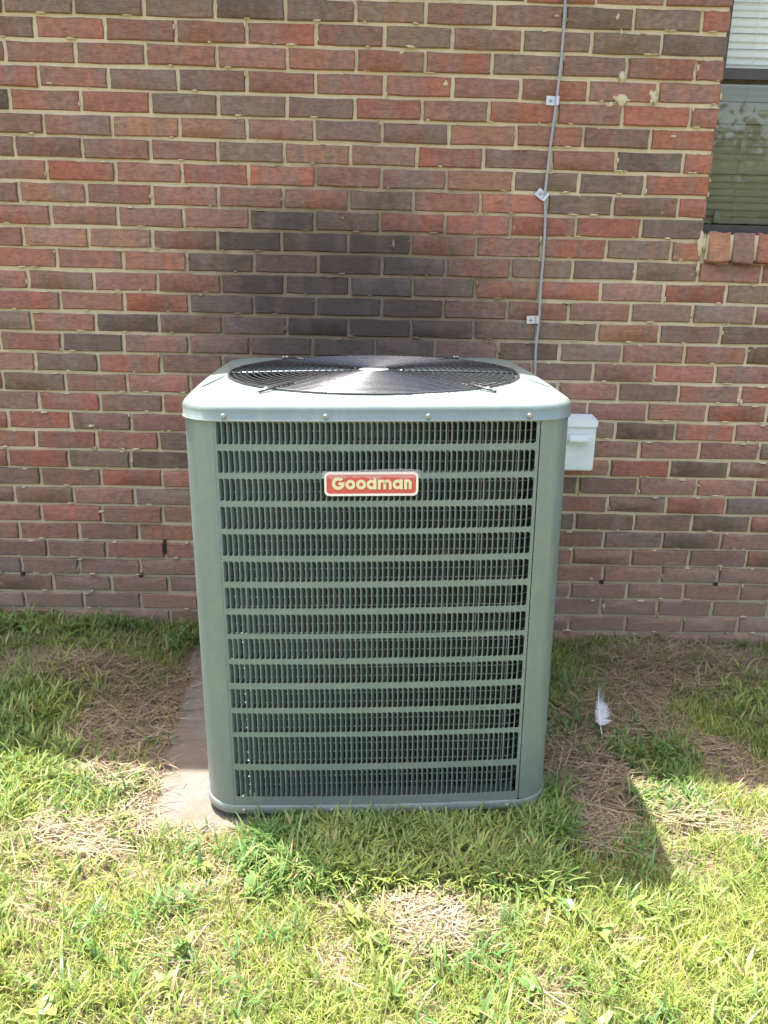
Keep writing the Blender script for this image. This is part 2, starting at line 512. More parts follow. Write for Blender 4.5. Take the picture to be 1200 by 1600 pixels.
# ------------------------------------------------------------------ house: wall and bricks
C = 0.0643451          # course height
L = 0.2032             # brick length with joint
JT = 0.0105            # joint width
WX0, WX1, WZ0, WZ1 = 1.041, 1.95, 1.362, 2.30          # window opening
EAVE_Z = 2.47
HX0, HX1 = -6.0, 7.0
house = empty('brick_house', (0, 0, 0))
tag(house, 'red brick house wall with cream mortar behind the unit', 'house')

mb = MB()
my = .0075
xs_ = [HX0, WX0 - .004, WX1 + .004, HX1]; zs_ = [-.35, WZ0 - .004, WZ1, EAVE_Z + .05]
vid = {}
vl = []
for i, x in enumerate(xs_):
    for k, z in enumerate(zs_):
        vid[i, k] = len(vl); vl.append((x, my, z))
fl = [(vid[i, k], vid[i + 1, k], vid[i + 1, k + 1], vid[i, k + 1]) for i in range(3) for k in range(3) if not (i == 1 and k == 1)]
mb.add(vl, fl)
a, b, c_, d = xs_[1], xs_[2], zs_[1], zs_[2]
mb.add([(a, my, c_), (b, my, c_), (b, my, d), (a, my, d), (a, .2, c_), (b, .2, c_), (b, .2, d), (a, .2, d)],
       [(0, 1, 5, 4), (1, 2, 6, 5), (2, 3, 7, 6), (3, 0, 4, 7)])
me = bpy.data.meshes.new('wall'); me.from_pydata(mb.v, [], mb.f); me.update(); me.materials.append(M['mortar'])
wall = bpy.data.objects.new('wall', me); col.objects.link(wall); wall.parent = house

HEADS = {
0: [-1.076, -0.874, -0.671, -0.465, -0.261, -0.058, 0.147, 0.348, 0.554, 0.757, 0.959],
1: [-0.991, -0.788, -0.582, -0.376, -0.173, 0.028, 0.228, 0.433, 0.639, 0.846],
2: [-1.084, -0.879, -0.673, -0.464, -0.258, -0.054, 0.149, 0.348, 0.554, 0.75, 0.957],
3: [-0.993, -0.787, -0.582, -0.378, -0.175, 0.031, 0.234, 0.438, 0.64, 0.85],
4: [-1.085, -0.874, -0.667, -0.465, -0.26, -0.057, 0.145, 0.346, 0.551, 0.751, 0.957],
5: [-0.99, -0.786, -0.584, -0.381, -0.178, 0.026, 0.229, 0.433, 0.638, 0.843],
6: [-1.084, -0.88, -0.674, -0.472, -0.27, -0.068, 0.134, 0.337, 0.544, 0.745, 0.952],
7: [-0.993, -0.785, -0.583, -0.381, -0.175, 0.027, 0.227, 0.434, 0.636, 0.841],
8: [-1.084, -0.879, -0.678, -0.475, -0.275, -0.073, 0.127, 0.335, 0.542, 0.748, 0.953],
9: [-0.993, -0.787, -0.584, -0.38, -0.178, 0.025, 0.228, 0.433, 0.638, 0.844],
10: [-1.084, -0.882, -0.684, -0.483, -0.282, -0.074, 0.123, 0.328, 0.536, 0.741, 0.947],
11: [-0.987, -0.78, -0.581, -0.37, -0.167, 0.033, 0.236, 0.442, 0.639, 0.84, 1.042, 1.245],
12: [-1.083, -0.877, -0.676, -0.476, -0.274, -0.067, 0.133, 0.333, 0.536, 0.736, 0.94, 1.141],
13: [-0.987, -0.785, -0.58, -0.373, -0.176, 0.035, 0.234, 0.439, 0.638, 0.84, 1.041, 1.244],
14: [-1.083, -0.881, -0.679, -0.475, -0.269, -0.071, 0.131, 0.334, 0.538, 0.738, 0.94, 1.142],
15: [-1.191, -0.994, -0.796, -0.586, -0.387, -0.187, 0.016, 0.212, 0.417, 0.62, 0.824, 1.031, 1.236],
16: [-1.085, -0.883, -0.679, -0.479, 0.736, 0.939, 1.142],
17: [-1.198, -0.995, -0.793, -0.588, 0.825, 1.028, 1.234],
18: [-1.087, -0.887, -0.681, 0.729, 0.93, 1.132, 1.334],
19: [-1.196, -0.988, -0.789, 0.83, 1.033, 1.235],
20: [-1.11, -0.908, -0.702, 0.919, 1.123, 1.329],
21: [-1.21, -1.007, -0.8, 0.824, 1.03, 1.234],
22: [-1.107, -0.904, -0.698, 0.721, 0.927, 1.131, 1.334],
23: [-1.202, -1.001, -0.794, 0.83, 1.035, 1.241],
24: [-1.116, -0.909, -0.703, 0.721, 0.929, 1.132, 1.337],
25: [-1.199, -0.994, -0.79, 0.829, 1.035, 1.241],
26: [-1.108, -0.904, -0.702, 0.723, 0.932, 1.138, 1.343],
27: [-1.204, -1.004, -0.792, 0.838, 1.046, 1.249],
28: [-1.102, -0.898, -0.697, 0.727, 0.931, 1.135, 1.338],
29: [-1.206, -0.999, -0.798, 0.844, 1.047, 1.247],
30: [-1.104, -0.901, -0.698, 0.734, 0.939, 1.147, 1.35]}
# brick tones, one letter per brick; '|' = gap behind the unit
TONE = {0: 'ggggdggbbggR', 1: 'brrrRbgbggd', 2: 'RrrrrrrRgbrR', 3: 'rrbbrrRrrrr', 4: 'drRggbRbRrRr', 5: 'bboorbborbR',
        6: 'bbbrgooRbrdR', 7: 'rRrRRrboggR', 8: 'borrrrdrRgbR', 9: 'RrrrDdRRRRg', 10: 'roobDDDrrRgO', 11: 'RrrdbDDrgdgrr',
        12: 'RorrDDDdrRoRg', 13: 'RrRdDDDbrbggr', 14: 'grdbdDDDddobd', 15: 'rRdbbdddbdgbrd',
        16: 'ogrb|brRr', 17: 'Rgbrg|rgrR', 18: 'oRbg|brrRr', 19: 'RRbb|gdRr', 20: 'RRRb|brrb', 21: 'RRgd|rRdb', 22: 'bbRb|gbbbr',
        23: 'rorb|rbRd', 24: 'rRrb|ddddr', 25: 'rrbd|bddb', 26: 'bbrb|bbbbr', 27: 'dbbd|rbgb', 28: 'bbbb|bbbbb', 29: 'wwww|wwww', 30: 'wwww|wwwww'}
RGB = {'R': (.345, .135, .100), 'r': (.305, .145, .112), 'o': (.345, .182, .130), 'O': (.40, .185, .11), 'b': (.230, .134, .110),
       'g': (.205, .148, .118), 'd': (.145, .112, .094), 'D': (.078, .066, .060), 'w': (.250, .165, .132)}

def brick_shape(seed):
    """unit brick (1 x 1 x 1, front at y=0) with worn, uneven arrises"""
    r = random.Random(seed)
    per = [(-.5, -.5), (-.17, -.5), (.17, -.5), (.5, -.5), (.5, 0), (.5, .5), (.17, .5), (-.17, .5), (-.5, .5), (-.5, 0)]
    outer = []; front = []
    for (x, z) in per:
        j = lambda s: r.uniform(-s, s)
        ox = x + j(.009); oz = z + j(.032)
        outer.append((ox, oz))
        ix = ox - .016 * (1 if x > .3 else -1 if x < -.3 else 0) + j(.004)
        iz = oz - .055 * (1 if z > .3 else -1 if z < -.3 else 0) + j(.012)
        front.append((ix, iz))
    v = [(x, .0 + r.uniform(-.012, .012), z) for x, z in front]
    v += [(x, .05, z) for x, z in outer] + [(x, 1.0, z) for x, z in outer]
    n = 10
    f = [tuple(range(n))]
    for a_ in (0, n):
        for k in range(n):
            k2 = (k + 1) % n
            f.append((a_ + k, a_ + n + k, a_ + n + k2, a_ + k2))
    return v, f
SHAPES = [brick_shape(s) for s in range(14)]
BMESH = []
for v, f in SHAPES:
    me = bpy.data.meshes.new('brick'); me.from_pydata(v, [], f); me.update()
    bm = bmesh.new(); bm.from_mesh(me); bmesh.ops.recalc_face_normals(bm, faces=bm.faces); bm.to_mesh(me); bm.free()
    me.polygons.foreach_set('use_smooth', [True] * len(me.polygons)); me.set_sharp_from_angle(angle=math.radians(38))
    me.materials.append(M['brick']); BMESH.append(me)
DEPTH = .085

def tone(ch):
    b_ = RGB[ch]; k = random.uniform(.88, 1.14); h = random.uniform(-.05, .05)
    q = .20                                    # every brick shares some of the same brown clay
    b_ = tuple(b_[i] * (1 - q) + (.262, .150, .106)[i] * q for i in range(3))
    return (b_[0] * k * (1 + h) * .87, b_[1] * k * .91, b_[2] * k * (1 - h) * .85, 1.0)

def project(x, y, z):
    d = Vector((x, y, z)) - Vector((0, -2.70194, 1.26280))
    w = d.dot(FWD)
    return 600 + 1280.0 * d.dot(RIGHT) / w, 800 - 1280.0 * d.dot(UP) / w

cand = []
rchoice = lambda: random.choice('RRrrrrrobbbgggd')
for j in range(-8, 35):
    z1 = (30 - j + 1) * C - JT / 2; z0 = (30 - j) * C + JT / 2
    if j in HEADS: hs = list(HEADS[j])
    elif j < 0: hs = list(HEADS[0 if j % 2 == 0 else 1]); hs = [h + random.uniform(-.004, .004) for h in hs]
    else: hs = list(HEADS[30 if j % 2 == 0 else 29])
    tn = TONE.get(j)
    tones = {}
    if tn and '|' in tn:
        lf, rt = tn.split('|')
        nl = len(lf)
        for i, ch in enumerate(lf):
            if i < len(hs): tones[round(hs[i], 4), 'L'] = ch
        nr = len(rt)
        rh = hs[-(nr - 1):]
        for i, ch in enumerate(rt[:-1]): tones[round(rh[i], 4), 'L'] = ch
        tones['end'] = rt[-1]
    elif tn:
        for i, ch in enumerate(tn[:len(hs)]): tones[round(hs[i], 4), 'L'] = ch
        if len(tn) > len(hs): tones['end'] = tn[len(hs)]
    # fill hidden gap evenly, then run on to both sides
    full = []
    for p0, p1 in zip(hs, hs[1:]):
        k = max(1, round((p1 - p0) / L))
        full += [p0 + (p1 - p0) * i / k for i in range(k)]
    full.append(hs[-1])
    while full[0] > HX0 + L: full.insert(0, full[0] - L + random.uniform(-.003, .003))
    last = full[-1]
    while full[-1] < HX1 - L: full.append(full[-1] + L + random.uniform(-.003, .003))
    zc = (z0 + z1) / 2
    segs = []
    for p0, p1 in zip(full, full[1:]):
        ch = tones.get((round(p1, 4), 'L'))
        if ch is None and abs(p0 - hs[-1]) < 1e-6: ch = tones.get('end')
        segs.append((p0 + JT / 2, p1 - JT / 2, ch))
    for (u0, u1, ch) in segs:
        parts = [(u0, u1)]
        # window opening and its sill interrupt the courses
        zlo = 1.276 if j >= 9 else WZ0
        if z1 > (1.295 if j >= 8 else WZ0) and z0 < WZ1:
            lft = 1.041
            parts = []
            if u0 < lft - .02: parts.append((u0, min(u1, lft)))
            if u1 > WX1 + .02: parts.append((max(u0, WX1), u1))
        for (a_, b_) in parts:
            if b_ - a_ < .02: continue
            cand.append((a_, b_, z0, z1, ch or rchoice()))

def visible_score(a_, b_, z0, z1):
    x0, y0 = project(a_, 0, z1); x1, y1 = project(b_, 0, z0)
    if x1 < -2 or x0 > 1202 or y1 < -2 or y0 > 1010: return 0
    cx0, cx1 = max(x0, 0), min(x1, 1200); cy0, cy1 = max(y0, 0), min(y1, 1000)
    ar = max(0, cx1 - cx0) * max(0, cy1 - cy0)
    if x0 > 300 and x1 < 885 and y0 > 590: return 0     # wholly behind the unit
    return ar
scored = sorted(((visible_score(*c4[:4]), i) for i, c4 in enumerate(cand)), reverse=True)
single = {i for s, i in scored[:320] if s > 30}
far_v, far_f, far_c = [], [], []
for i, (a_, b_, z0, z1, ch) in enumerate(cand):
    dz = random.uniform(-.0012, .0012); dy = random.uniform(-.003, .003); rot = random.uniform(-.004, .004)
    if i in single:
        o = bpy.data.objects.new('brick', random.choice(BMESH))
        col.objects.link(o); o.parent = wall
        o.location = ((a_ + b_) / 2, dy, (z0 + z1) / 2 + dz)
        o.scale = (b_ - a_, DEPTH, z1 - z0); o.rotation_euler = (0, rot, 0)
        o.color = tone(ch)
    else:
        v, f = random.choice(SHAPES); n0 = len(far_v); t = tone(ch)
        far_v += [((a_ + b_) / 2 + x * (b_ - a_), dy + y * DEPTH, (z0 + z1) / 2 + dz + z * (z1 - z0)) for x, y, z in v]
        far_f += [tuple(k + n0 for k in q) for q in f]
        far_c += [(*t[:3], random.random())] * len(v)
fo = fast_mesh('brickwork', far_v, [k for q in far_f for k in q], [len(q) for q in far_f], M['brick_far'], colors=far_c, smooth=False)
fo.parent = wall; fo['kind'] = 'stuff'

# weep joints: solid near-black plugs, their colour stands in for shade inside the holes
for (x, z, slot) in [(-1.205, .193, 0), (-.793, .194, 0), (.838, .194, 0), (1.248, .193, 0), (-.703, .301, 1)]:
    w = MB()
    if slot: w.box(x - .0045, x + .0045, .001, .02, z - .026, z + .026)
    else: w.tube([(x, .0, z), (x, .03, z)], .0075, 10)
    w.build('weep_hole', M['weep'], wall)

# squeezed-out mortar on brick faces
def blob(name, cx, cz, pts, th, parent, seed):
    r = random.Random(seed); w = MB(); n = len(pts)
    v = [(cx + x, .002, cz + z) for x, z in pts] + [(cx + x * .8, -th * r.uniform(.5, 1.1), cz + z * .8) for x, z in pts] + [(cx, -th, cz)]
    f = [(k, (k + 1) % n, n + (k + 1) % n, n + k) for k in range(n)] + [(n + k, n + (k + 1) % n, 2 * n) for k in range(n)]
    w.add(v, f); return w.build(name, M['mortar'], parent, True)
def ragged(rx, rz, n, seed):
    r = random.Random(seed)
    return [(rx * math.cos(2 * math.pi * k / n) * r.uniform(.35, 1.2), rz * math.sin(2 * math.pi * k / n) * r.uniform(.45, 1.15)) for k in range(n)]
for i, (x, z, rx, rz) in enumerate([(.735, 1.737, .026, .018), (.70, 1.722, .014, .012), (.83, 1.745, .014, .026), (.73, 1.80, .012, .018), (.098, 1.862, .018, .006),
                                    (.07, 1.845, .010, .006), (.205, 1.766, .009, .012), (.905, 1.64, .010, .006), (1.028, 1.335, .016, .05), (1.03, 1.262, .006, .03),
                                    (.06, 1.31, .006, .022), (-.10, 1.385, .007, .006), (-.93, .72, .018, .006), (-.92, .425, .02, .006), (.79, .205, .012, .004), (.845, .099, .006, .02),
                                    (.52, 1.952, .010, .004), (.70, 1.955, .006, .012), (.715, 1.915, .005, .010), (-.97, 1.74, .012, .004), (1.04, 1.335, .012, .03)]):
    blob('mortar_smear', x + .008, z * 1.0065, ragged(rx, rz, 19, i), .0042, wall, i)

lips = MB(); rl = random.Random(77)
for (a_, b_, z0, z1, ch) in [cand[i] for i in sorted(single)]:
    for q in range(rl.choice((0, 1, 1, 2, 2, 3))):
        edge = rl.random()
        if edge < .75:
            ex = rl.uniform(a_, b_); ez = z0 if rl.random() < .6 else z1; hx, hz = rl.uniform(.004, .022), rl.uniform(.0015, .0040)
        else:
            ex = a_ if rl.random() < .5 else b_; ez = rl.uniform(z0, z1); hx, hz = rl.uniform(.0015, .0040), rl.uniform(.004, .016)
        n_ = 8; an = [2 * math.pi * k / n_ for k in range(n_)]; rr = [rl.uniform(.5, 1.15) for _ in an]
        lips.add([(ex + hx * r_ * math.cos(t), .008, ez + hz * r_ * math.sin(t)) for t, r_ in zip(an, rr)] + [(ex + .75 * hx * r_ * math.cos(t), -.0028, ez + .75 * hz * r_ * math.sin(t)) for t, r_ in zip(an, rr)],
                 [(k, (k + 1) % n_, n_ + (k + 1) % n_, n_ + k) for k in range(n_)] + [tuple(range(n_, 2 * n_))])
lo_ = lips.build('mortar_lips', M['mortar'], wall, True); lo_['kind'] = 'stuff'

# ------------------------------------------------------------------ window, sill, roof
sill = MB()
sill.box(WX0 + .012, WX1 - .01, -.014, .075, 1.296, 1.371)
sl = sill.build('window_sill', M['mortar'], house)
x = 1.056; k = 0
while x < WX1 - .03:
    bw = .0665
    o = bpy.data.objects.new('brick', BMESH[k % 14]); col.objects.link(o); o.parent = sl
    # rowlock brick: header face out, top sloping to shed water
    o.location = (x + bw / 2, -.022, 1.334); o.scale = (bw, .06, .090); o.rotation_euler = (math.radians(-9), 0, random.uniform(-.01, .01))
    o.color = tone('OORORROORRoOROR'[k % 15] if k != 1 else 'b'); k += 1; x += bw + .0115

win = MB()
fy0, fy1 = .032, .10
win.box(WX0 - .003, WX0 + .006, fy0, fy1, WZ0 + .03, WZ1 - .03)
win.box(WX1 - .026, WX1 - .002, fy0, fy1, WZ0 + .03, WZ1 - .03)
win.box(WX0 + .002, WX1 - .002, fy0 - .004, fy1, WZ0, WZ0 + .018)
win.box(WX0 + .002, WX1 - .002, fy0, fy1, WZ1 - .03, WZ1)
window = win.build('window', M['bronze'], house)
def sash(x0, x1, z0, z1, y, rails):
    s = MB(); t = .024
    s.box(x0, x1, y, y + t, z0, z0 + rails[0]); s.box(x0, x1, y, y + t, z1 - rails[1], z1)
    s.box(x0, x0 + .012, y + .001, y + t - .001, z0 + rails[0], z1 - rails[1]); s.box(x1 - .016, x1, y + .001, y + t - .001, z0 + rails[0], z1 - rails[1])
    so = s.build('sash', M['bronze'], window)
    g = MB(); g.box(x0 + .014, x1 - .014, y + .010, y + .014, z0 + rails[0] - .002, z1 - rails[1] + .002)
    return so
ZM = 1.834
sash(WX0 + .007, WX1 - .028, ZM - .014, WZ1 - .032, .040, (.030, .022))
sash(WX0 + .007, WX1 - .028, WZ0 + .020, ZM + .010, .066, (.022, .028))
for (z0, z1, y) in ((ZM + .014, WZ1 - .052, .052), (WZ0 + .040, ZM - .020, .078)):
    g = MB(); g.add([(WX0 + .016, y, z0), (WX1 - .042, y, z0), (WX1 - .042, y, z1), (WX0 + .016, y, z1)], [(0, 1, 2, 3)])
    g.build('pane', M['glass'] if z0 > 1.8 else M['tinted'], window)
st_ = MB(); st_.box(1.098, 1.112, .1035, .106, 1.405, 1.426)
# room behind the blind
rm = MB(); rm.box(WX0 - .3, WX1 + .3, .21, 2.5, .6, 2.45)
rm.f = [f for f in rm.f if f != (0, 1, 5, 4)]
rm.build('room', M['inner'], house)

blind = empty('window_blind', (0, .125, 0))
tag(blind, 'cream horizontal slat blind hanging behind the window glass', 'blind')
z = WZ1 - .05; k = 0
slat_me = None
while z > WZ0 + .055:
    if slat_me is None:
        s = MB(); n = 5; vs_ = []
        for q in range(n):
            t = q / (n - 1) - .5
            vs_ += [(WX0 + .0, t * .006 + .003 * math.cos(t * 3), t * .0245), (WX1 - .03, t * .006 + .003 * math.cos(t * 3), t * .0245)]
        s.add(vs_, [(2 * q, 2 * q + 1, 2 * q + 3, 2 * q + 2) for q in range(n - 1)])
        so = s.build('slat', M['blind'], blind, True); slat_me = so.data
    else:
        so = bpy.data.objects.new('slat', slat_me); col.objects.link(so); so.parent = blind
    so.location = (0, random.uniform(-.001, .001), z + random.uniform(-.001, .001))
    so.rotation_euler = (-.14 + random.uniform(-.08, .08) + (.75 if k in (24, 31) else 0), random.uniform(-.0008, .0008), 0)
    z -= .0212; k += 1
s = MB(); s.box(WX0 + .03, WX1 - .03, -.012, .012, WZ0 + .028, WZ0 + .042); s.build('bottom_rail', M['blind'], blind)
for xx in (1.17, 1.75):
    s = MB(); s.tube([(xx, -.012, WZ1 - .04), (xx, -.012, WZ0 + .03)], .0012, 5); s.build('ladder_cord', M['blind'], blind)
s = MB(); s.box(1.105, 1.128, -.03, -.024, WZ0 + .05, WZ0 + .085); s.build('cord_tassel', M['fascia'], blind)

# roof whose eave shades the wall
OH = .258
roof = MB()
ry = -OH; slope = math.tan(math.radians(22))
prof = [(ry, EAVE_Z + .02), (4.5, EAVE_Z + .02 + (4.5 + OH) * slope), (9.4, EAVE_Z + .02), (9.4, EAVE_Z + .12), (4.5, EAVE_Z + .14 + (4.5 + OH) * slope), (ry, EAVE_Z + .14)]
x0, x1 = HX0 - .3, HX1 + .3
roof.add([(x0, y, z) for y, z in prof] + [(x1, y, z) for y, z in prof],
         [(0, 1, 7, 6), (1, 2, 8, 7), (2, 3, 9, 8), (3, 4, 10, 9), (4, 5, 11, 10), (5, 0, 6, 11), (0, 5, 4, 1), (1, 4, 3, 2), (6, 7, 10, 11), (7, 8, 9, 10)])
rf = roof.build('roof', M['shingle'], house)
s = MB(); s.box(x0, x1, ry + .02, .004, EAVE_Z - .012, EAVE_Z + .012); s.build('soffit', M['fascia'], house)
s = MB(); s.box(x0, x1, ry - .02, ry - .002, EAVE_Z - .02, EAVE_Z + .15); s.build('fascia', M['fascia'], house)
for nm, bx_ in (('side_wall', (HX0, HX0 + .2, .21, 8.8)), ('side_wall', (HX1 - .2, HX1, .21, 8.8)), ('rear_wall', (HX0 + .2, HX1 - .2, 8.8, 9.0))):
    s = MB(); s.box(*bx_, -.4, EAVE_Z + .01); s.build(nm, M['mortar'], house)

# ------------------------------------------------------------------ cable, clips, disconnect box
cable_pts = [(.555, -.007, 2.44), (.549, -.007, 2.2), (.549, -.007, 2.004), (.551, -.007, 1.938), (.550, -.007, 1.838), (.546, -.009, 1.760), (.544, -.008, 1.717), (.539, -.007, 1.638),
             (.534, -.007, 1.538), (.532, -.009, 1.474), (.539, -.007, 1.390), (.541, -.007, 1.295), (.540, -.007, 1.198), (.542, -.009, 1.099), (.539, -.007, 1.007), (.542, -.007, .939), (.545, -.007, .80), (.55, -.007, .62)]
def spline(pts, n=6):
    P = [Vector(p) for p in pts]; out = []
    for i in range(len(P) - 1):
        p0 = P[max(i - 1, 0)]; p1 = P[i]; p2 = P[i + 1]; p3 = P[min(i + 2, len(P) - 1)]
        for k in range(n):
            t = k / n
            out.append(.5 * ((2 * p1) + (-p0 + p2) * t + (2 * p0 - 5 * p1 + 4 * p2 - p3) * t * t + (-p0 + 3 * p1 - 3 * p2 + p3) * t ** 3))
    return out + [P[-1]]
cb = MB(); cb.tube(spline(cable_pts), .0042, 10)
tag(cb.build('cable', M['cable'], None, True), 'thin grey cable running down the brick wall behind the unit', 'cable')
for (x, z, rot, lab) in [(.532, 1.739, -3, 'small metal cable clip nearest the top, holding the grey cable'), (.521, 1.476, -36, 'tilted metal cable clip, middle one on the grey cable'),
                         (.520, 1.099, 3, 'small metal cable clip, lowest on the grey cable above the unit')]:
    e = empty('cable_clip', (x, -.004, z)); e.rotation_euler = (0, math.radians(-rot), 0)
    tag(e, lab, 'clip', 'clips holding the cable to the brick wall')
    s = MB(); s.box(-.017, .012, -.002, .0, -.0125, .0125)
    w = .0065                              # strap bent over the cable
    arc = [(.016 - .006 * math.cos(a_) - .004 + .004, -.003 - .010 * math.sin(a_)) for a_ in [math.pi * q / 8 for q in range(9)]]
    s.add([(ax, ay, -.0125) for ax, ay in arc] + [(ax, ay, .0125) for ax, ay in arc], [(q, q + 1, 9 + q + 1, 9 + q) for q in range(8)])
    s.build('plate', M['galv'], e, True, 40)
    s = MB(); s.lathe([(0, .0035), (.003, .0033), (.0048, .0015), (.0048, 0)], 12)
    so = s.build('screw', M['steel'], e, True); so.rotation_euler = (math.pi / 2, 0, 0); so.location = (-.004, -.002, 0)

dbx = empty('disconnect_box', (.680, 0, .708))
tag(dbx, 'pale grey electrical disconnect box on the brick wall beside the unit', 'electrical box')
def rbox(w, d, h, r=.004, seg=2):
    bm = bmesh.new(); bmesh.ops.create_cube(bm, size=1.0)
    bmesh.ops.scale(bm, vec=(w, d, h), verts=bm.verts)
    bmesh.ops.bevel(bm, geom=bm.edges[:], offset=r, segments=seg, affect='EDGES')
    me = bpy.data.meshes.new('m'); bm.to_mesh(me); bm.free(); return me
o = mesh_obj('case', rbox(.118, .070, .165), M['box'], dbx, True, 35); o.location = (0, -.036, -.006)
o = mesh_obj('cover', rbox(.124, .012, .150), M['box'], dbx, True, 35); o.location = (0, -.077, -.012)
s = MB()   # rain hood with a sloping front
s.add([(-.064, 0, .088), (.064, 0, .088), (.064, -.086, .080), (-.064, -.086, .080), (-.064, 0, .070), (.064, 0, .070), (.064, -.0875, .060), (-.064, -.0875, .060)],
      [(0, 1, 2, 3), (4, 5, 6, 7), (0, 1, 5, 4), (1, 2, 6, 5), (2, 3, 7, 6), (3, 0, 4, 7)])
s.build('hood', M['box'], dbx)
o = mesh_obj('handle', rbox(.086, .026, .032, .012, 4), M['box'], dbx, True, 50); o.location = (.004, -.090, .018)
for q in range(2):
    s = MB(); s.box(.002, .022, -.0842, -.083, -.032 - q * .012, -.030 - q * .012); s.build('embossed_line', M['box'], dbx)

# ------------------------------------------------------------------ concrete slab
def slab(name, poly, z0, z1, mat, seed, sub=.03):
    r = random.Random(seed); pts = []
    n = len(poly)
    for i in range(n):
        a_ = Vector(poly[i]); b_ = Vector(poly[(i + 1) % n]); k = max(1, int((b_ - a_).length / sub))
        for q in range(k):
            p_ = a_.lerp(b_, q / k); pts.append((p_.x + r.uniform(-.016, .016), p_.y + r.uniform(-.012, .012)))
    cx = sum(p_[0] for p_ in pts) / len(pts); cy = sum(p_[1] for p_ in pts) / len(pts)
    rings = [(1.0, z0), (1.0, z1 - .012), (.985, z1 - .003), (.955, z1), (.8, z1), (.5, z1)]
    w = MB(); m_ = len(pts); vs_ = []
    for sc, z in rings:
        for (px, py) in pts: vs_.append((cx + (px - cx) * sc, cy + (py - cy) * sc, z + (r.uniform(-.003, .003) if sc < 1 else 0)))
    vs_.append((cx, cy, z1))
    fs = [(i * m_ + k, i * m_ + (k + 1) % m_, (i + 1) * m_ + (k + 1) % m_, (i + 1) * m_ + k) for i in range(len(rings) - 1) for k in range(m_)]
    fs += [((len(rings) - 1) * m_ + k, (len(rings) - 1) * m_ + (k + 1) % m_, len(vs_) - 1) for k in range(m_)]
    w.add(vs_, fs); return w.build(name, mat, None, True, 50)
tag(slab('concrete_pad', PADPOLY, -.10, -.009, M['concrete'], 3), 'weathered concrete pad under the unit, bare at its left side', 'concrete pad')

# ------------------------------------------------------------------ air conditioner
YAW, TILT = .0243, .0170
ac = empty('air_conditioner')
HALF, BUL, RC = .388, .007, .080
SH = -.004
ctr = Vector((.0377, -1.05, 0)) + Vector((-math.sin(YAW), math.cos(YAW), 0)) * (HALF + BUL) * 1.0537
ac.location = (ctr.x, ctr.y, .0166)
ac.scale = (1.0537, 1.0537, 1.0604)
ac.rotation_euler = (0, -TILT, YAW)
tag(ac, 'grey green outdoor air conditioner with louvered sides and top fan', 'air conditioner')
pl_ = Matrix.Identity(4)

# cabinet outline in plan, as a polyline by arc length, s=0 at the middle of the front
def outline():
    pts = []
    F = HALF - RC
    nS, nC = 24, 12
    for side in range(4):
        ang = side * math.pi / 2                   # 0 front, 1 right, 2 back, 3 left
        loc_ = []
        for i in range(nS + 1):
            t = -1 + 2 * i / nS
            loc_.append((F * t, -(HALF + BUL * (1 - t * t))))
        for i in range(1, nC):
            a_ = -math.pi / 2 + (math.pi / 2) * i / nC
            loc_.append((F + RC * math.cos(a_), -F + RC * math.sin(a_)))
        ca, sa = math.cos(ang), math.sin(ang)
        pts += [(x * ca - y * sa, x * sa + y * ca) for x, y in loc_]
    return pts
OUT = np.array(outline())
seg = np.linalg.norm(np.roll(OUT, -1, 0) - OUT, axis=1)
cum = np.concatenate([[0], np.cumsum(seg)])
TOT = cum[-1]
S_MID = float(cum[12])
tang = np.roll(OUT, -1, 0) - np.roll(OUT, 1, 0)
tang /= np.linalg.norm(tang, axis=1)[:, None]
NRM = np.stack([tang[:, 1], -tang[:, 0]], 1)       # outward
def on(s, z, d=0.0):
    """point on the cabinet skin; d>0 goes inward"""
    q = (s + S_MID) % TOT
    i = int(np.searchsorted(cum, q, side='right') - 1); i = min(i, len(OUT) - 1)
    t = (q - cum[i]) / seg[i]; j = (i + 1) % len(OUT)
    p_ = OUT[i] * (1 - t) + OUT[j] * t; n_ = NRM[i] * (1 - t) + NRM[j] * t
    return (p_[0] - n_[0] * d, p_[1] - n_[1] * d, z)

ROWS = [(r0 + .4633, r1 + .4633) for r0, r1 in [(0.4193, 0.3757), (0.3631, 0.3186), (0.307, 0.2616), (0.2498, 0.2034), (0.1927, 0.1467), (0.1344, 0.0903), (0.0777, 0.0313), (0.0184, -0.0261),
        (-0.0363, -0.0831), (-0.095, -0.1398), (-0.1534, -0.1991), (-0.2114, -0.258), (-0.269, -0.3373), (-0.3519, -0.4204)]]
PW = .3135; NSL = 56; PER = 2 * PW / NSL; WEB = .0018; TH = .0012
ZB, ZT = .022, .892
QUART = TOT / 4

def strip(mb_, s0, s1, z0, z1, n, th=TH, d0=0.0):
    """sheet-metal strip following the skin"""
    vs_ = []
    for i in range(n + 1):
        s_ = s0 + (s1 - s0) * i / n
        vs_ += [on(s_, z0, d0), on(s_, z1, d0), on(s_, z1, d0 + th), on(s_, z0, d0 + th)]
    fs = []
    for i in range(n):
        a_ = 4 * i; b_ = a_ + 4
        fs += [(a_, b_, b_ + 1, a_ + 1), (a_ + 1, b_ + 1, b_ + 2, a_ + 2), (a_ + 2, b_ + 2, b_ + 3, a_ + 3), (a_ + 3, b_ + 3, b_, a_)]
    fs += [(0, 1, 2, 3), (4 * n + 3, 4 * n + 2, 4 * n + 1, 4 * n)]
    mb_.add(vs_, fs)

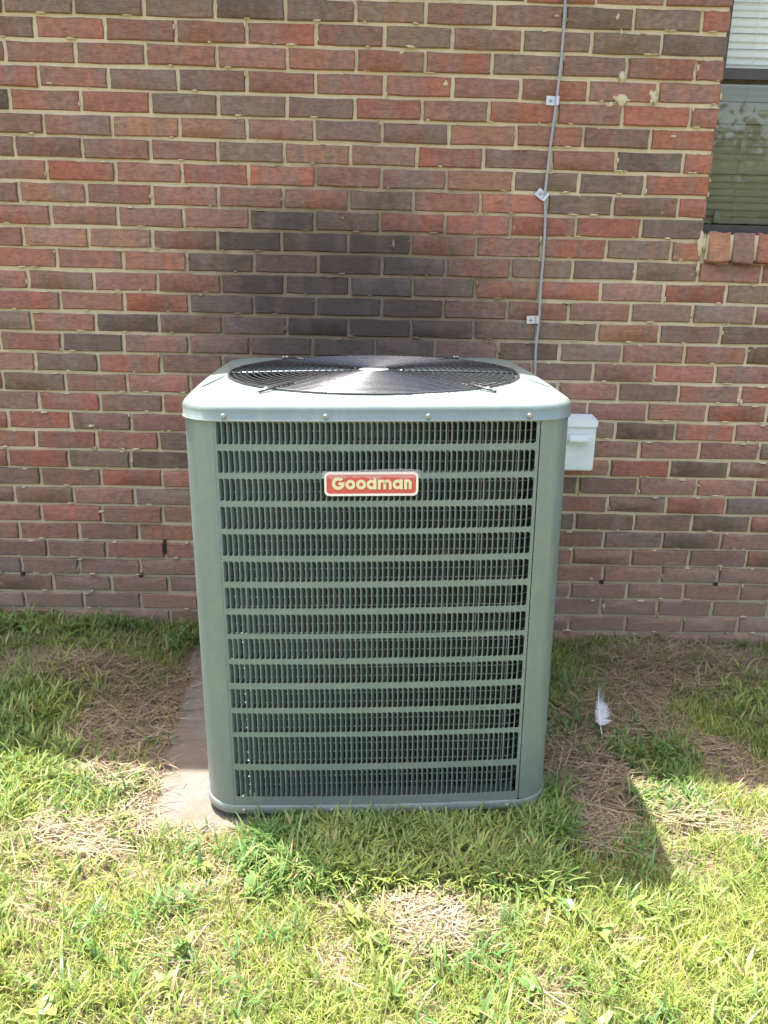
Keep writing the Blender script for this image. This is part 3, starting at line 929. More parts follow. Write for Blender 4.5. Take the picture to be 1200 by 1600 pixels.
def make_panel():
    p_ = MB()
    edges = [ZT] + [v for r in ROWS for v in r] + [ZB]
    bands = [(edges[i + 1], edges[i]) for i in range(0, len(edges), 2)]
    for z0, z1 in bands: strip(p_, -PW + SH, PW + SH, z0, z1, 24)
    SE = .3160
    strip(p_, -.3217, -PW + SH, ZB, ZT, 1); strip(p_, PW + SH, SE, ZB, ZT, 1)
    return p_
def make_row(zt, zb):
    """webs, rounded slot corners and the bent-in fins of one row of louvers"""
    r_ = MB(); h = zt - zb
    for k in range(NSL):
        s0 = -PW + SH + k * PER; sl = s0 + WEB / 2; sr = s0 + PER - WEB / 2
        a_, b_, c4, d4 = on(s0 - WEB / 2 if k else s0, zb), on(sl, zb), on(sl, zt), on(s0 - WEB / 2 if k else s0, zt)
        e_, f_ = on(sl, zb, TH), on(sl, zt, TH)
        g_, h_ = on(s0 - WEB / 2 if k else s0, zb, TH), on(s0 - WEB / 2 if k else s0, zt, TH)
        r_.add([a_, b_, c4, d4, e_, f_, g_, h_], [(0, 1, 2, 3), (1, 4, 5, 2), (6, 0, 3, 7)])
        q = .0042
        for zz, sg in ((zt, -1), (zb, 1)):          # rounded corners at the free side
            r_.add([on(sr, zz), on(sr - q, zz), on(sr - q * .35, zz + sg * q * .35), on(sr, zz + sg * q)], [(0, 1, 2, 3)])
        # fin hinged at the left edge, bent inwards to the right
        g1 = .0056 * random.uniform(.86, 1.12); dp = .0125 * random.uniform(.88, 1.1)
        def fp(t, zz): return on(sl + g1 * t, zz, dp * t)
        r_.add([fp(0, zb), fp(.55, zb), fp(.9, zb + .0022), fp(1, zb + .006), fp(1, zt - .006), fp(.9, zt - .0022), fp(.55, zt), fp(0, zt)],
               [(0, 1, 6, 7), (1, 2, 5, 6), (2, 3, 4, 5)])
    return r_
panel0 = make_panel().build('louver_panel', M['paint'], ac)
rows0 = [make_row(zt, zb).build('louver_row', M['paint'], panel0) for zt, zb in ROWS]
for q in range(1, 4):
    pn = bpy.data.objects.new('louver_panel', panel0.data); col.objects.link(pn); pn.parent = ac
    pn.rotation_euler = (0, 0, q * math.pi / 2)
    for r_ in rows0:
        ro = bpy.data.objects.new('louver_row', r_.data); col.objects.link(ro); ro.parent = pn
post_me = None
for q in range(4):
    if post_me is None:
        p_ = MB(); strip(p_, .3180, QUART - .3218, ZB, ZT, 26, .0015, -.0008)
        po = p_.build('corner_post', M['paint'], ac, True, 40); post_me = po.data
    else:
        po = bpy.data.objects.new('corner_post', post_me); col.objects.link(po); po.parent = ac
    po.rotation_euler = (0, 0, q * math.pi / 2)
# dark seam clips at the head and foot of the front seam
for z in (ZT - .004, ZB + .002):
    s = MB(); strip(s, .3135, .3205, z - .002, z + .001, 2, .002, -.0012); s.build('seam_tab', M['dark'], ac)

# base pan
bp = MB(); nO = len(OUT)
prof = [(.012, .0), (-.003, .001), (-.004, .004), (-.004, .019), (-.002, .0215), (.004, .0220), (.03, .0222), (.2, .0222)]
vs_ = []
for d_, z in prof:
    for i in range(nO): vs_.append((OUT[i][0] - NRM[i][0] * d_, OUT[i][1] - NRM[i][1] * d_, z))
bp.add(vs_, [(i * nO + k, i * nO + (k + 1) % nO, (i + 1) * nO + (k + 1) % nO, (i + 1) * nO + k) for i in range(len(prof) - 1) for k in range(nO)] + [tuple(range((len(prof) - 1) * nO, len(prof) * nO)), tuple(reversed(range(nO)))])
base = bp.build('base_pan', M['paint'], ac, True, 40)
# plinth the pan stands on
ft = MB(); ft.box(-.352, .352, -.335, .352, -.026, -.001)
ft.build('plinth', M['concrete'], ac)

# top cover: skirt, rolled edge, deck rising to the round fan opening
FR = .342
tc_ = MB(); prof = []
ring = []
OA = np.arctan2(OUT[:, 1], OUT[:, 0])
def ring_off(d_, z): ring.append([(OUT[i][0] - NRM[i][0] * d_, OUT[i][1] - NRM[i][1] * d_, z) for i in range(nO)])
for d_, z in [(.0, .884), (-.0055, .884), (-.0058, .8862), (-.0042, .8872), (-.0042, .905), (-.0030, .9110), (.0010, .9165), (.007, .9195), (.0145, .9212)]: ring_off(d_, z)
inner = [(FR * math.cos(a_), FR * math.sin(a_)) for a_ in OA]
for t, z in [(.25, .9222), (.5, .9238), (.75, .9250), (.92, .9258), (1.0, .9260)]:
    ring.append([((OUT[i][0] - NRM[i][0] * .0145) * (1 - t) + inner[i][0] * t, (OUT[i][1] - NRM[i][1] * .0145) * (1 - t) + inner[i][1] * t, z) for i in range(nO)])
ring.append([(x * .988, y * .988, .921) for x, y in inner]); ring.append([(x * .985, y * .985, .84) for x, y in inner])
vs_ = [p_ for r_ in ring for p_ in r_]
tc_.add(vs_, [(i * nO + k, i * nO + (k + 1) % nO, (i + 1) * nO + (k + 1) % nO, (i + 1) * nO + k) for i in range(len(ring) - 1) for k in range(nO)])
cover = tc_.build('top_cover', M['paint'], ac, True, 60)
sc_me = None
def screw(parent, s_, z, d_):
    global sc_me
    if sc_me is None:
        s = MB(); s.lathe([(0, .0022), (.0016, .0022), (.0018, .0030), (.0034, .0028), (.0040, .0016), (.0056, .0010), (.0056, 0)], 12)
        o_ = s.build('screw', M['steel'], parent, True, 40); sc_me = o_.data
    else:
        o_ = bpy.data.objects.new('screw', sc_me); col.objects.link(o_); o_.parent = parent
    p_ = Vector(on(s_, z, d_)); p2 = Vector(on(s_, z, d_ - .01)); o_.location = p_
    o_.rotation_euler = (p2 - p_).to_track_quat('Z', 'Y').to_euler()
for q in range(4):
    for s_ in (-.300, -.104, .094, .292):
        screw(cover, s_ + q * QUART, .895, -.0045); screw(base, s_ + q * QUART, .0105, -.004)
# pressed ribs on the deck, running out from the fan rim at either side
for sx in (-1, 1):
    for sy in (-1, 1):
        rb = MB(); pts = []
        for k in range(9):
            t = k / 8
            xx = sx * (FR + .004 + .030 * t ** 1.4); yy = sy * (.03 + .17 * t)
            pts.append((xx, yy, .9254 - .0026 * t ** 1.4))
        rb.tube(pts, [.0008, .0018, .0024, .0026, .0026, .0026, .0024, .0018, .0008], 8); rb.build('pressed_rib', M['paint'], cover, True)

# fan guard
guard = MB(); guard.tube([((FR - .002) * math.cos(2 * math.pi * k / 96), (FR - .002) * math.sin(2 * math.pi * k / 96), .929) for k in range(96)], .0028, 8, closed=True)
gd = guard.build('fan_guard', M['wire'], ac, True)
def gz(r): return .930 + .006 * (1 - (r / FR) ** 2)
r_ = .044
while r_ < FR - .006:
    n_ = 64 if r_ < .15 else 96
    g = MB(); g.tube([(r_ * math.cos(2 * math.pi * k / n_), r_ * math.sin(2 * math.pi * k / n_), gz(r_)) for k in range(n_)], .0016, 6, closed=True)
    g.build('guard_ring', M['wire'], gd, True); r_ += .0142
for k in range(8):
    a_ = 2 * math.pi * k / 8
    g = MB(); g.tube([(r * math.cos(a_), r * math.sin(a_), gz(r) - .0042) for r in np.linspace(.045, FR - .001, 10)], .0026, 6)
    g.build('spoke', M['wire'], gd, True)
g = MB(); g.lathe([(0, .9375), (.032, .9370), (.036, .9355), (.036, .9325), (.0, .9325)], 40); g.build('motor_plate', M['steel'], gd, True, 40)
for k in range(4):
    a_ = math.pi / 4 + k * math.pi / 2 + (.12 if k in (0, 2) else -.12)
    e = MB(); pts = [(r * math.cos(a_), r * math.sin(a_), z) for r, z in ((FR - .055, .9335), (FR - .01, .9332), (FR + .012, .9315), (FR + .046, .9285))]
    e.tube(pts, .0030, 8)
    cl = e.build('guard_clip', M['wire'], ac, True)
    for rr in (FR + .026, FR + .043):
        s = MB(); s.lathe([(0, .0030), (.002, .0028), (.0036, .0014), (.0046, 0)], 12, (rr * math.cos(a_), rr * math.sin(a_), .9325 if rr < FR + .03 else .9310)); s.build('screw', M['steel'], cl, True)

# fan and motor under the guard
fan = MB(); fan.lathe([(0, .925), (.05, .925), (.06, .915), (.06, .80), (.0, .80)], 32)
fo_ = fan.build('fan', M['dark'], ac, True, 40)
for k in range(4):
    b_ = MB(); vs_ = []; nr, na = 7, 7
    for i in range(nr):
        r = .055 + (.318 - .055) * i / (nr - 1); sw = .55 * (i / (nr - 1)) ** 1.3
        wd = .75 - .18 * (i / (nr - 1))
        for j in range(na):
            t = j / (na - 1); a_ = k * math.pi / 2 + .25 + sw + wd * t
            vs_.append((r * math.cos(a_), r * math.sin(a_), .865 + .05 * t - .012 * math.sin(t * math.pi)))
    b_.add(vs_, [(i * na + j, i * na + j + 1, (i + 1) * na + j + 1, (i + 1) * na + j) for i in range(nr - 1) for j in range(na - 1)])
    b_.build('blade', M['bladem'], fo_, True)

# coil behind the louvers, with its horizontal guard wires
cl_ = MB(); n = 48; F2 = HALF - .055; rc2 = .06
po_ = []
for sx, sy, a0 in ((1, -1, -math.pi / 2), (1, 1, 0), (-1, 1, math.pi / 2), (-1, -1, math.pi)):
    for k in range(8):
        a_ = a0 + math.pi / 2 * k / 7
        po_.append((sx * (F2 - rc2) + rc2 * math.cos(a_), sy * (F2 - rc2) + rc2 * math.sin(a_)))
m_ = len(po_)
vs_ = [(x, y, .024) for x, y in po_] + [(x, y, .872) for x, y in po_] + [(x * .93, y * .93, .872) for x, y in po_] + [(x * .93, y * .93, .024) for x, y in po_]
cl_.add(vs_, [(b_ * m_ + k, b_ * m_ + (k + 1) % m_, ((b_ + 1) % 4) * m_ + (k + 1) % m_, ((b_ + 1) % 4) * m_ + k) for b_ in range(4) for k in range(m_)])
coil = cl_.build('coil', M['coil'], ac, True, 40)
z = .045
while z < .868:
    g = MB(); sc = (F2 + .014) / F2
    g.tube([(x * sc, y * sc, z) for x, y in po_], .0012, 5, closed=True); g.build('coil_wire', M['galv'], coil, True); z += .0208
vw = MB()
for q in range(4):
    ca, sa = math.cos(q * math.pi / 2), math.sin(q * math.pi / 2)
    for k in range(9):
        x = -.28 + .07 * k; y = -(F2 + .0165)
        vw.tube([(x * ca - y * sa, x * sa + y * ca, .03), (x * ca - y * sa, x * sa + y * ca, .87)], .0011, 5)
vw.build('upright_wires', M['galv'], coil)

# badge
BX, BZ, BW, BH = -.0157, .2977 + .4633, .1853, .0478
badge = empty('badge', (BX, -(HALF + BUL) - .001, BZ), ac)
def rrect(w, h, r, n=6):
    pts = []
    for cx, cy, a0 in ((w / 2 - r, h / 2 - r, 0), (-w / 2 + r, h / 2 - r, 90), (-w / 2 + r, -h / 2 + r, 180), (w / 2 - r, -h / 2 + r, 270)):
        for k in range(n + 1):
            a_ = math.radians(a0 + 90 * k / n); pts.append((cx + r * math.cos(a_), cy + r * math.sin(a_)))
    return pts
def extrude(pts, y0, y1, holes=None):
    s = MB(); n_ = len(pts)
    s.add([(x, y0, z) for x, z in pts] + [(x, y1, z) for x, z in pts],
          [tuple(range(n_)), tuple(reversed(range(n_, 2 * n_)))] + [(k, (k + 1) % n_, n_ + (k + 1) % n_, n_ + k) for k in range(n_)])
    return s
def ringpoly(po, pi, y0, y1):
    s = MB(); n_ = len(po)
    s.add([(x, y1, z) for x, z in po] + [(x, y1, z) for x, z in pi] + [(x, y0, z) for x, z in po] + [(x, y0, z) for x, z in pi],
          [(k, (k + 1) % n_, n_ + (k + 1) % n_, n_ + k) for k in range(n_)] + [(2 * n_ + k, 2 * n_ + (k + 1) % n_, (k + 1) % n_, k) for k in range(n_)]
          + [(n_ + k, n_ + (k + 1) % n_, 3 * n_ + (k + 1) % n_, 3 * n_ + k) for k in range(n_)])
    return s
extrude(rrect(BW, BH, .010), 0, -.003).build('plate', M['red'], badge)
ringpoly(rrect(BW, BH, .010), rrect(BW - .0085, BH - .0085, .0065), 0, -.0045).build('border', M['cream'], badge)
U = BW / 880.0
def lx(px): return (px - 580) * U
def lz(py): return (212 - py) * U
def arcpts(cx, cz, r, a0, a1, n=28): return [(cx + r * math.cos(math.radians(a0 + (a1 - a0) * k / n)), cz + r * math.sin(math.radians(a0 + (a1 - a0) * k / n))) for k in range(n + 1)]
SW = 27 * U
def ring_into(s, cx, cz, ro, a0=0, a1=360, sw=SW, yo=-.0052):
    a_ = arcpts(cx, cz, ro, a0, a1); b_ = arcpts(cx, cz, ro - sw, a0, a1); n_ = len(a_)
    s.add([(x, yo, z) for x, z in a_] + [(x, yo, z) for x, z in b_] + [(x, -.002, z) for x, z in a_] + [(x, -.002, z) for x, z in b_],
          [(k, k + 1, n_ + k + 1, n_ + k) for k in range(n_ - 1)] + [(2 * n_ + k, 2 * n_ + k + 1, k + 1, k) for k in range(n_ - 1)]
          + [(n_ + k, n_ + k + 1, 3 * n_ + k + 1, 3 * n_ + k) for k in range(n_ - 1)])
def bar(s, x0, x1, z0, z1, yo=-.0055): s.box(x0, x1, yo, -.002, z0, z1)
base_z = lz(262); xh = 92 * U
def letter(kind, px0, px1):
    s = MB(); x0, x1 = lx(px0), lx(px1)
    ro = xh / 2; cz = base_z + ro
    if kind == 'G':
        R_ = (x1 - x0) / 2 * 1.0; cx = (x0 + x1) / 2; c2 = base_z + R_ * .96
        ring_into(s, cx, c2, R_, 42, 352, SW * 1.12); bar(s, cx + R_ * .02, cx + R_ * .98, c2 - SW * .55, c2 + SW * .40)
    elif kind == 'o': ring_into(s, (x0 + x1) / 2, cz, ro)
    elif kind == 'd': ring_into(s, x0 + ro, cz, ro); bar(s, x1 - SW, x1, base_z, lz(153))
    elif kind == 'a': ring_into(s, x0 + ro, cz, ro); bar(s, x1 - SW, x1, base_z, base_z + xh)
    elif kind in 'mn':
        k = 2 if kind == 'm' else 1
        w = (x1 - x0 - SW) / k
        bar(s, x0, x0 + SW, base_z, base_z + xh)
        for q in range(k):
            xa = x0 + q * w; r2 = (w + SW) / 2
            ring_into(s, xa + r2, base_z + xh - r2, r2, 0, 180, SW * .95, -.0049); bar(s, xa + w, xa + w + SW, base_z, base_z + xh - r2, -.00515)
    return s.build('letter', M['letter'], badge)
for kd, p0, p1 in (('G', 210, 330), ('o', 336, 430), ('o', 437, 530), ('d', 535, 627), ('m', 640, 770), ('a', 779, 873), ('n', 887, 957)): letter(kd, p0, p1)
# rumpled protective film over the badge's top edge
m, nt, p, out = new_mat('clear_film')
p.inputs['Base Color'].default_value = (.8, .72, .72, 1); p.inputs['Roughness'].default_value = .12; p.inputs['Alpha'].default_value = .22
fm = MB(); nf = 22; vs_ = []
for k in range(nf):
    t = k / (nf - 1); x = (-.52 + 1.04 * t) * BW
    top = BH / 2 + (.0025 + .004 * max(0, math.sin(t * 3.0 - .6))) + random.uniform(-.0007, .0007)
    vs_ += [(x, -.0065 + random.uniform(-.0012, .0012), BH * .30 + random.uniform(-.004, .002)), (x, -.0062 + random.uniform(-.001, .001), BH * .5), (x, -.0045 + random.uniform(-.002, .001), top)]
fm.add(vs_, [(3 * k + q, 3 * k + 3 + q, 3 * k + 4 + q, 3 * k + 1 + q) for k in range(nf - 1) for q in range(2)])
fm.build('protective_film', m, badge, True)

# ------------------------------------------------------------------ lawn
def ribbons(base, length, width, az, lean, curl, colr, droop_z=None, seg_=3, tipcol=1.0, twist=None):
    """base (n,3); each blade is a tapering ribbon that leans towards az and bends over"""
    n = len(base)
    t = np.linspace(0, 1, seg_ + 1)
    dirx, diry = np.cos(az), np.sin(az)
    pts = np.zeros((n, seg_ + 1, 3)); ang = lean.copy(); cur = base.copy()
    pts[:, 0] = cur
    for k in range(seg_):
        step = length / seg_
        cur = cur + np.stack([dirx * np.sin(ang) * step, diry * np.sin(ang) * step, np.cos(ang) * step], 1)
        pts[:, k + 1] = cur
        ang = ang + curl / seg_
    if droop_z is not None:
        gz_ = ground_z(pts[:, :, 0], pts[:, :, 1]) + droop_z[:, None]
        pts[:, :, 2] = np.maximum(pts[:, :, 2], gz_)
    tw = twist if twist is not None else np.zeros(n)
    sx, sy = -np.sin(az + tw), np.cos(az + tw)
    prof_ = np.interp(t, [0, .25, .6, 1], [.75, 1, .8, 0.0])
    V = []
    for k in range(seg_):
        w = (width * prof_[k] / 2)
        side = np.stack([sx * w, sy * w, np.zeros(n)], 1)
        V.append(pts[:, k] - side); V.append(pts[:, k] + side)
    V.append(pts[:, seg_])
    V = np.stack(V, 1)                                    # n, 2*seg+1, 3
    nv = 2 * seg_ + 1
    idx = np.arange(n)[:, None] * nv
    quads = []
    for k in range(seg_ - 1): quads.append(idx + np.array([2 * k, 2 * k + 1, 2 * k + 3, 2 * k + 2]))
    Q = np.stack(quads, 1).reshape(-1, 4)
    T = idx + np.array([2 * (seg_ - 1), 2 * (seg_ - 1) + 1, 2 * seg_])
    cols = np.repeat(colr[:, None, :], nv, 1)
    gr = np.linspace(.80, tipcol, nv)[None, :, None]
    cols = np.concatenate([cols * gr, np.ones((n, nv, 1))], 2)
    return V.reshape(-1, 3), Q, T, cols.reshape(-1, 4)

def join_ribbons(name, parts, mat, label, cat):
    Vs, Fs, Ls, Cs = [], [], [], []; off = 0
    for V, Q, T, Cc in parts:
        Vs.append(V); Cs.append(Cc)
        Fs.append((Q + off).ravel()); Ls.append(np.full(len(Q), 4)); Fs.append((T + off).ravel()); Ls.append(np.full(len(T), 3))
        off += len(V)
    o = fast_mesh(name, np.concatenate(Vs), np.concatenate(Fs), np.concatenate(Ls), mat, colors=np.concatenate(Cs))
    tag(o, label, cat, kind='stuff'); return o

AC_C = np.array([ctr.x, ctr.y])
def under_unit(x, y): return (np.abs(x - AC_C[0]) < .395) & (np.abs(y - AC_C[1]) < .388)

def tufts(n_t, box_, per, sp, seed, thin=1.0):
    r = np.random.default_rng(seed)
    tx = r.uniform(box_[0], box_[1], n_t); ty = r.uniform(box_[2], box_[3], n_t)
    b_, s_ = fields(tx, ty)
    keep = r.random(n_t) < thin * (1 - .93 * b_) * (1 - .55 * s_)
    keep &= ~pad_mask(tx, ty) & ~under_unit(tx, ty)
    tx, ty = tx[keep], ty[keep]
    k = r.integers(per[0], per[1], len(tx))
    bx_ = np.repeat(tx, k); by_ = np.repeat(ty, k); n = len(bx_)
    x = bx_ + r.normal(0, sp, n); y = np.minimum(by_ + r.normal(0, sp, n), -.012)
    return x, y, np.repeat(r.random(len(tx)), k), r

def shade_grass(x, y, tuft, r, n):
    """real leaf colours: fresh green to yellowed to dead"""
    g = fbm(x, y, 51, 5, 3)
    a_ = np.array([.110, .185, .040]); b_ = np.array([.290, .335, .082]); d_ = np.array([.34, .29, .145])
    t = np.clip(.3 + 1.2 * (g - .35) + .5 * (tuft - .5) + r.normal(0, .2, n), 0, 1)[:, None]
    c = a_ * (1 - t) + b_ * t
    dead = (r.random(n) < .12 + .28 * (fields(x, y)[1]))[:, None]
    c = np.where(dead, d_ * r.uniform(.7, 1.15, (n, 1)), c)
    return c * r.uniform(.8, 1.2, (n, 1))

parts = []
# near lawn: fine mown grass
for (n_t, box_, seed) in ((40000, (-1.75, 1.75, -1.95, 0.0), 61), (9000, (-3.4, 3.4, -4.2, 0.0), 62)):
    x, y, tf, r = tufts(n_t, box_, (4, 9), .016, seed)
    n = len(x)
    az = r.uniform(0, 2 * np.pi, n)
    ln = r.uniform(.022, .060, n) * (.75 + .6 * fbm(x, y, 55, 6, 2)); wd = r.uniform(.0011, .0030, n)
    base_ = np.stack([x, y, ground_z(x, y) - .003], 1)
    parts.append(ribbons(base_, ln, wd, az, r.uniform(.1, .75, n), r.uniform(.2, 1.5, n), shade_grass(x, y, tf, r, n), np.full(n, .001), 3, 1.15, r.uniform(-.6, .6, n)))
join_ribbons('grass', parts, M['grass'], 'short mown lawn grass, sunlit yellow green in front of the unit', 'grass')

# broad-bladed crabgrass: dense in front of the unit and in scattered clumps
parts = []
def crab(n_t, fn, seed, lm=1.0, per=(5, 10)):
    r = np.random.default_rng(seed)
    tx, ty = fn(r, n_t)
    b_, s_ = fields(tx, ty)
    keep = (r.random(n_t) < (1 - .9 * b_)) & ~pad_mask(tx, ty) & ~under_unit(tx, ty) & (ty < -.01)
    tx, ty = tx[keep], ty[keep]
    k = r.integers(per[0], per[1], len(tx)); n = int(k.sum())
    x = np.repeat(tx, k) + r.normal(0, .010, n); y = np.minimum(np.repeat(ty, k) + r.normal(0, .010, n), -.015)
    az = r.uniform(0, 2 * np.pi, n); ln = r.uniform(.035, .085, n) * lm; wd = r.uniform(.0032, .0068, n)
    zb_ = ground_z(x, y) + r.uniform(-.002, .022, n)
    t = np.clip(np.repeat(r.random(len(tx)), k) * .6 + r.normal(.12, .18, n) + 1.6 * (fbm(x, y, 58, 3.5, 2) - .45), 0, 1)[:, None]
    c = np.array([.085, .175, .050]) * (1 - t) + np.array([.270, .320, .095]) * t
    dead = (r.random(n) < .05)[:, None]
    c = np.where(dead, np.array([.32, .26, .13]), c) * r.uniform(.8, 1.2, (n, 1))
    parts.append(ribbons(np.stack([x, y, zb_], 1), ln, wd, az, r.uniform(.25, 1.0, n), r.uniform(.3, 1.5, n), c, np.full(n, .002), 4, 1.1, r.uniform(-.4, .4, n)))
crab(1150, lambda r, n: (-.27 + .71 * r.random(n) ** .75, r.uniform(-1.27, -1.0, n)), 71, .95)
crab(260, lambda r, n: (r.uniform(.38, .50, n), r.uniform(-1.12, -.92, n)), 72, 1.05)
crab(800, lambda r, n: (r.uniform(-1.2, 1.3, n), r.uniform(-1.75, -1.1, n)), 73, .85, (3, 8))
crab(260, lambda r, n: (r.normal(-1.0, .09, n), r.normal(-.62, .10, n)), 74, 1.15)
crab(130, lambda r, n: (r.normal(1.24, .10, n), r.normal(-.40, .12, n)), 75, .9)
crab(130, lambda r, n: (r.normal(.80, .09, n), r.normal(-.74, .06, n)), 76, .7)
crab(120, lambda r, n: (r.uniform(.50, .66, n), r.uniform(-.7, -.1, n)), 77, .7)
crab(190, lambda r, n: (r.uniform(-1.4, -.5, n), r.uniform(-.26, -.02, n)), 78, .75)
crab(170, lambda r, n: (r.uniform(.68, .86, n), r.uniform(-1.02, -.9, n)), 79, .7, (3, 6))
crab(500, lambda r, n: (r.uniform(-1.3, -.55, n), r.uniform(-1.1, -.75, n)), 80, .8, (3, 8))
crab(150, lambda r, n: (r.uniform(-1.7, 1.8, n), r.uniform(-.07, -.016, n)), 82, 1.1, (2, 6))
crab(900, lambda r, n: (r.uniform(-3., 3., n), r.uniform(-3.6, -.3, n)), 81, .8, (3, 7))
join_ribbons('crabgrass', parts, M['grass'], 'broad bladed crabgrass, thickest in the shade before the unit', 'weeds')

# dry clippings lying about
parts = []
def strawset(n, seed, box_, weight, lo=.03, hi=.13, wid=(.0011, .0026), lift=.022, floor_=.03):
    r = np.random.default_rng(seed)
    x = r.uniform(box_[0], box_[1], n); y = r.uniform(box_[2], box_[3], n)
    b_, s_ = fields(x, y)
    keep = (r.random(n) < weight * s_ ** 1.3 + floor_) & ~under_unit(x, y) & (~pad_mask(x, y) | (r.random(n) < .03))
    x, y, s_ = x[keep], y[keep], s_[keep]; n = len(x)
    az = r.normal(0, .8, n) + np.where(r.random(n) < .5, 0, np.pi) + .9 * (fbm(x, y, 88, 5, 2) - .5)
    ln = r.uniform(lo, hi, n)
    z = ground_z(x, y) + r.uniform(.001, lift, n) * (.35 + s_)
    c = np.array([.265, .212, .145]) * r.uniform(.35, 1.5, (n, 1)) * np.stack([np.ones(n), r.uniform(.92, 1.05, n), r.uniform(.8, 1.1, n)], 1)
    parts.append(ribbons(np.stack([x, y, z], 1), ln, r.uniform(wid[0], wid[1], n) * 1.25, az, r.uniform(1.25, 1.6, n), r.uniform(-.25, .5, n), c, r.uniform(.001, .012, n), 3, 1.0, r.uniform(-.2, .2, n)))
strawset(16000, 91, (-1.6, 1.7, -1.7, -.02), 1.0, .02, .10)
strawset(17000, 92, (-1.4, -.4, -1.2, -.15), 1.0, .02, .10)
strawset(17000, 93, (.42, 1.6, -1.15, -.03), 1.0, .02, .12)
strawset(9000, 94, (.02, .28, -1.46, -1.12), 1.0, .012, .045)
strawset(60000, 96, (-1.3, 1.4, -1.75, -.75), .2, .012, .05, (.0008, .0016), .022, .16)
strawset(15000, 95, (-3.2, 3.2, -4.0, -.1), .5)
join_ribbons('dry_straw', parts, M['straw'], 'tan dry grass clippings strewn in patches over soil and lawn', 'straw')

# low broad-leaved weeds among the grass
parts = []
r = np.random.default_rng(301)
nw = 90
wx = np.concatenate([r.uniform(-.75, .75, 60) + 9 * (r.random(60) < .5), r.normal(-1.15, .12, 30)]); wy = np.concatenate([r.uniform(-1.65, -1.1, 60), r.normal(-.10, .04, 30)])
b_, s_ = fields(wx, wy); kp = (b_ < .4) & ~pad_mask(wx, wy) & ~under_unit(wx, wy) & (wy < -.03); wx, wy = wx[kp], wy[kp]
k = r.integers(3, 7, len(wx)); n = int(k.sum())
x = np.repeat(wx, k) + r.normal(0, .006, n); y = np.repeat(wy, k) + r.normal(0, .006, n)
c = np.array([.175, .265, .075]) * r.uniform(.75, 1.25, (n, 1)) * np.stack([r.uniform(.8, 1.3, n), np.ones(n), r.uniform(.8, 1.3, n)], 1)
parts.append(ribbons(np.stack([x, y, ground_z(x, y) + r.uniform(.008, .03, n)], 1), r.uniform(.022, .046, n), r.uniform(.010, .018, n), r.uniform(0, 6.28, n), r.uniform(.6, 1.3, n), r.uniform(.2, .9, n), c, np.full(n, .004), 5, 1.05))
join_ribbons('broadleaf_weeds', parts, M['grass'], 'low broad leaved weeds scattered among the lawn blades', 'weeds')

# crumbs of soil and grit round the slab
r = np.random.default_rng(311); n = 5200
cx_ = np.concatenate([r.normal(-.60, .09, 3400), r.normal(1.02, .10, 700), r.uniform(.45, .95, 1100)]); cy_ = np.concatenate([r.uniform(-1.10, -.25, 3400), r.normal(-.74, .10, 700), r.uniform(-.95, -.15, 1100)])
kp = ~under_unit(cx_, cy_) & (~pad_mask(cx_, cy_) | (r.random(n) < .0)); cx_, cy_ = cx_[kp], cy_[kp]; n = len(cx_)
onpad = pad_mask(cx_, cy_)
cz_ = np.where(onpad, np.maximum(-.009, ground_z(cx_, cy_)), ground_z(cx_, cy_))
sz = r.uniform(.0015, .0055, n) * np.where(r.random(n) < .06, 2.0, 1.0)
dirs = np.array([[1, 0, 0], [-1, 0, 0], [0, 1, 0], [0, -1, 0], [0, 0, 1], [0, 0, -1]], float)
V = np.stack([cx_, cy_, cz_ + sz * .3], 1)[:, None, :] + dirs[None] * sz[:, None, None] * r.uniform(.5, 1.2, (n, 6, 1)) + r.normal(0, .18, (n, 6, 3)) * sz[:, None, None]
tri = np.array([[0, 2, 4], [2, 1, 4], [1, 3, 4], [3, 0, 4], [2, 0, 5], [1, 2, 5], [3, 1, 5], [0, 3, 5]])
F = (np.arange(n)[:, None, None] * 6 + tri[None]).reshape(-1)
cc = np.array([.190, .145, .105]) * r.uniform(.7, 1.5, (n, 1))
cc = np.concatenate([np.repeat(cc[:, None], 6, 1).reshape(-1, 3), np.ones((n * 6, 1))], 1)
tag(fast_mesh('soil_crumbs', V.reshape(-1, 3), F, np.full(n * 8, 3), M['straw'], colors=cc, smooth=False), 'loose brown soil crumbs and grit round the concrete pad', 'soil', kind='stuff')

# ------------------------------------------------------------------ feather
FE = empty('feather', (.672, -.680, float(ground_z(np.array([.672]), np.array([-.68]))[0]) + .012))
tag(FE, 'white downy feather with grey tip lying in straw right of the unit', 'feather')
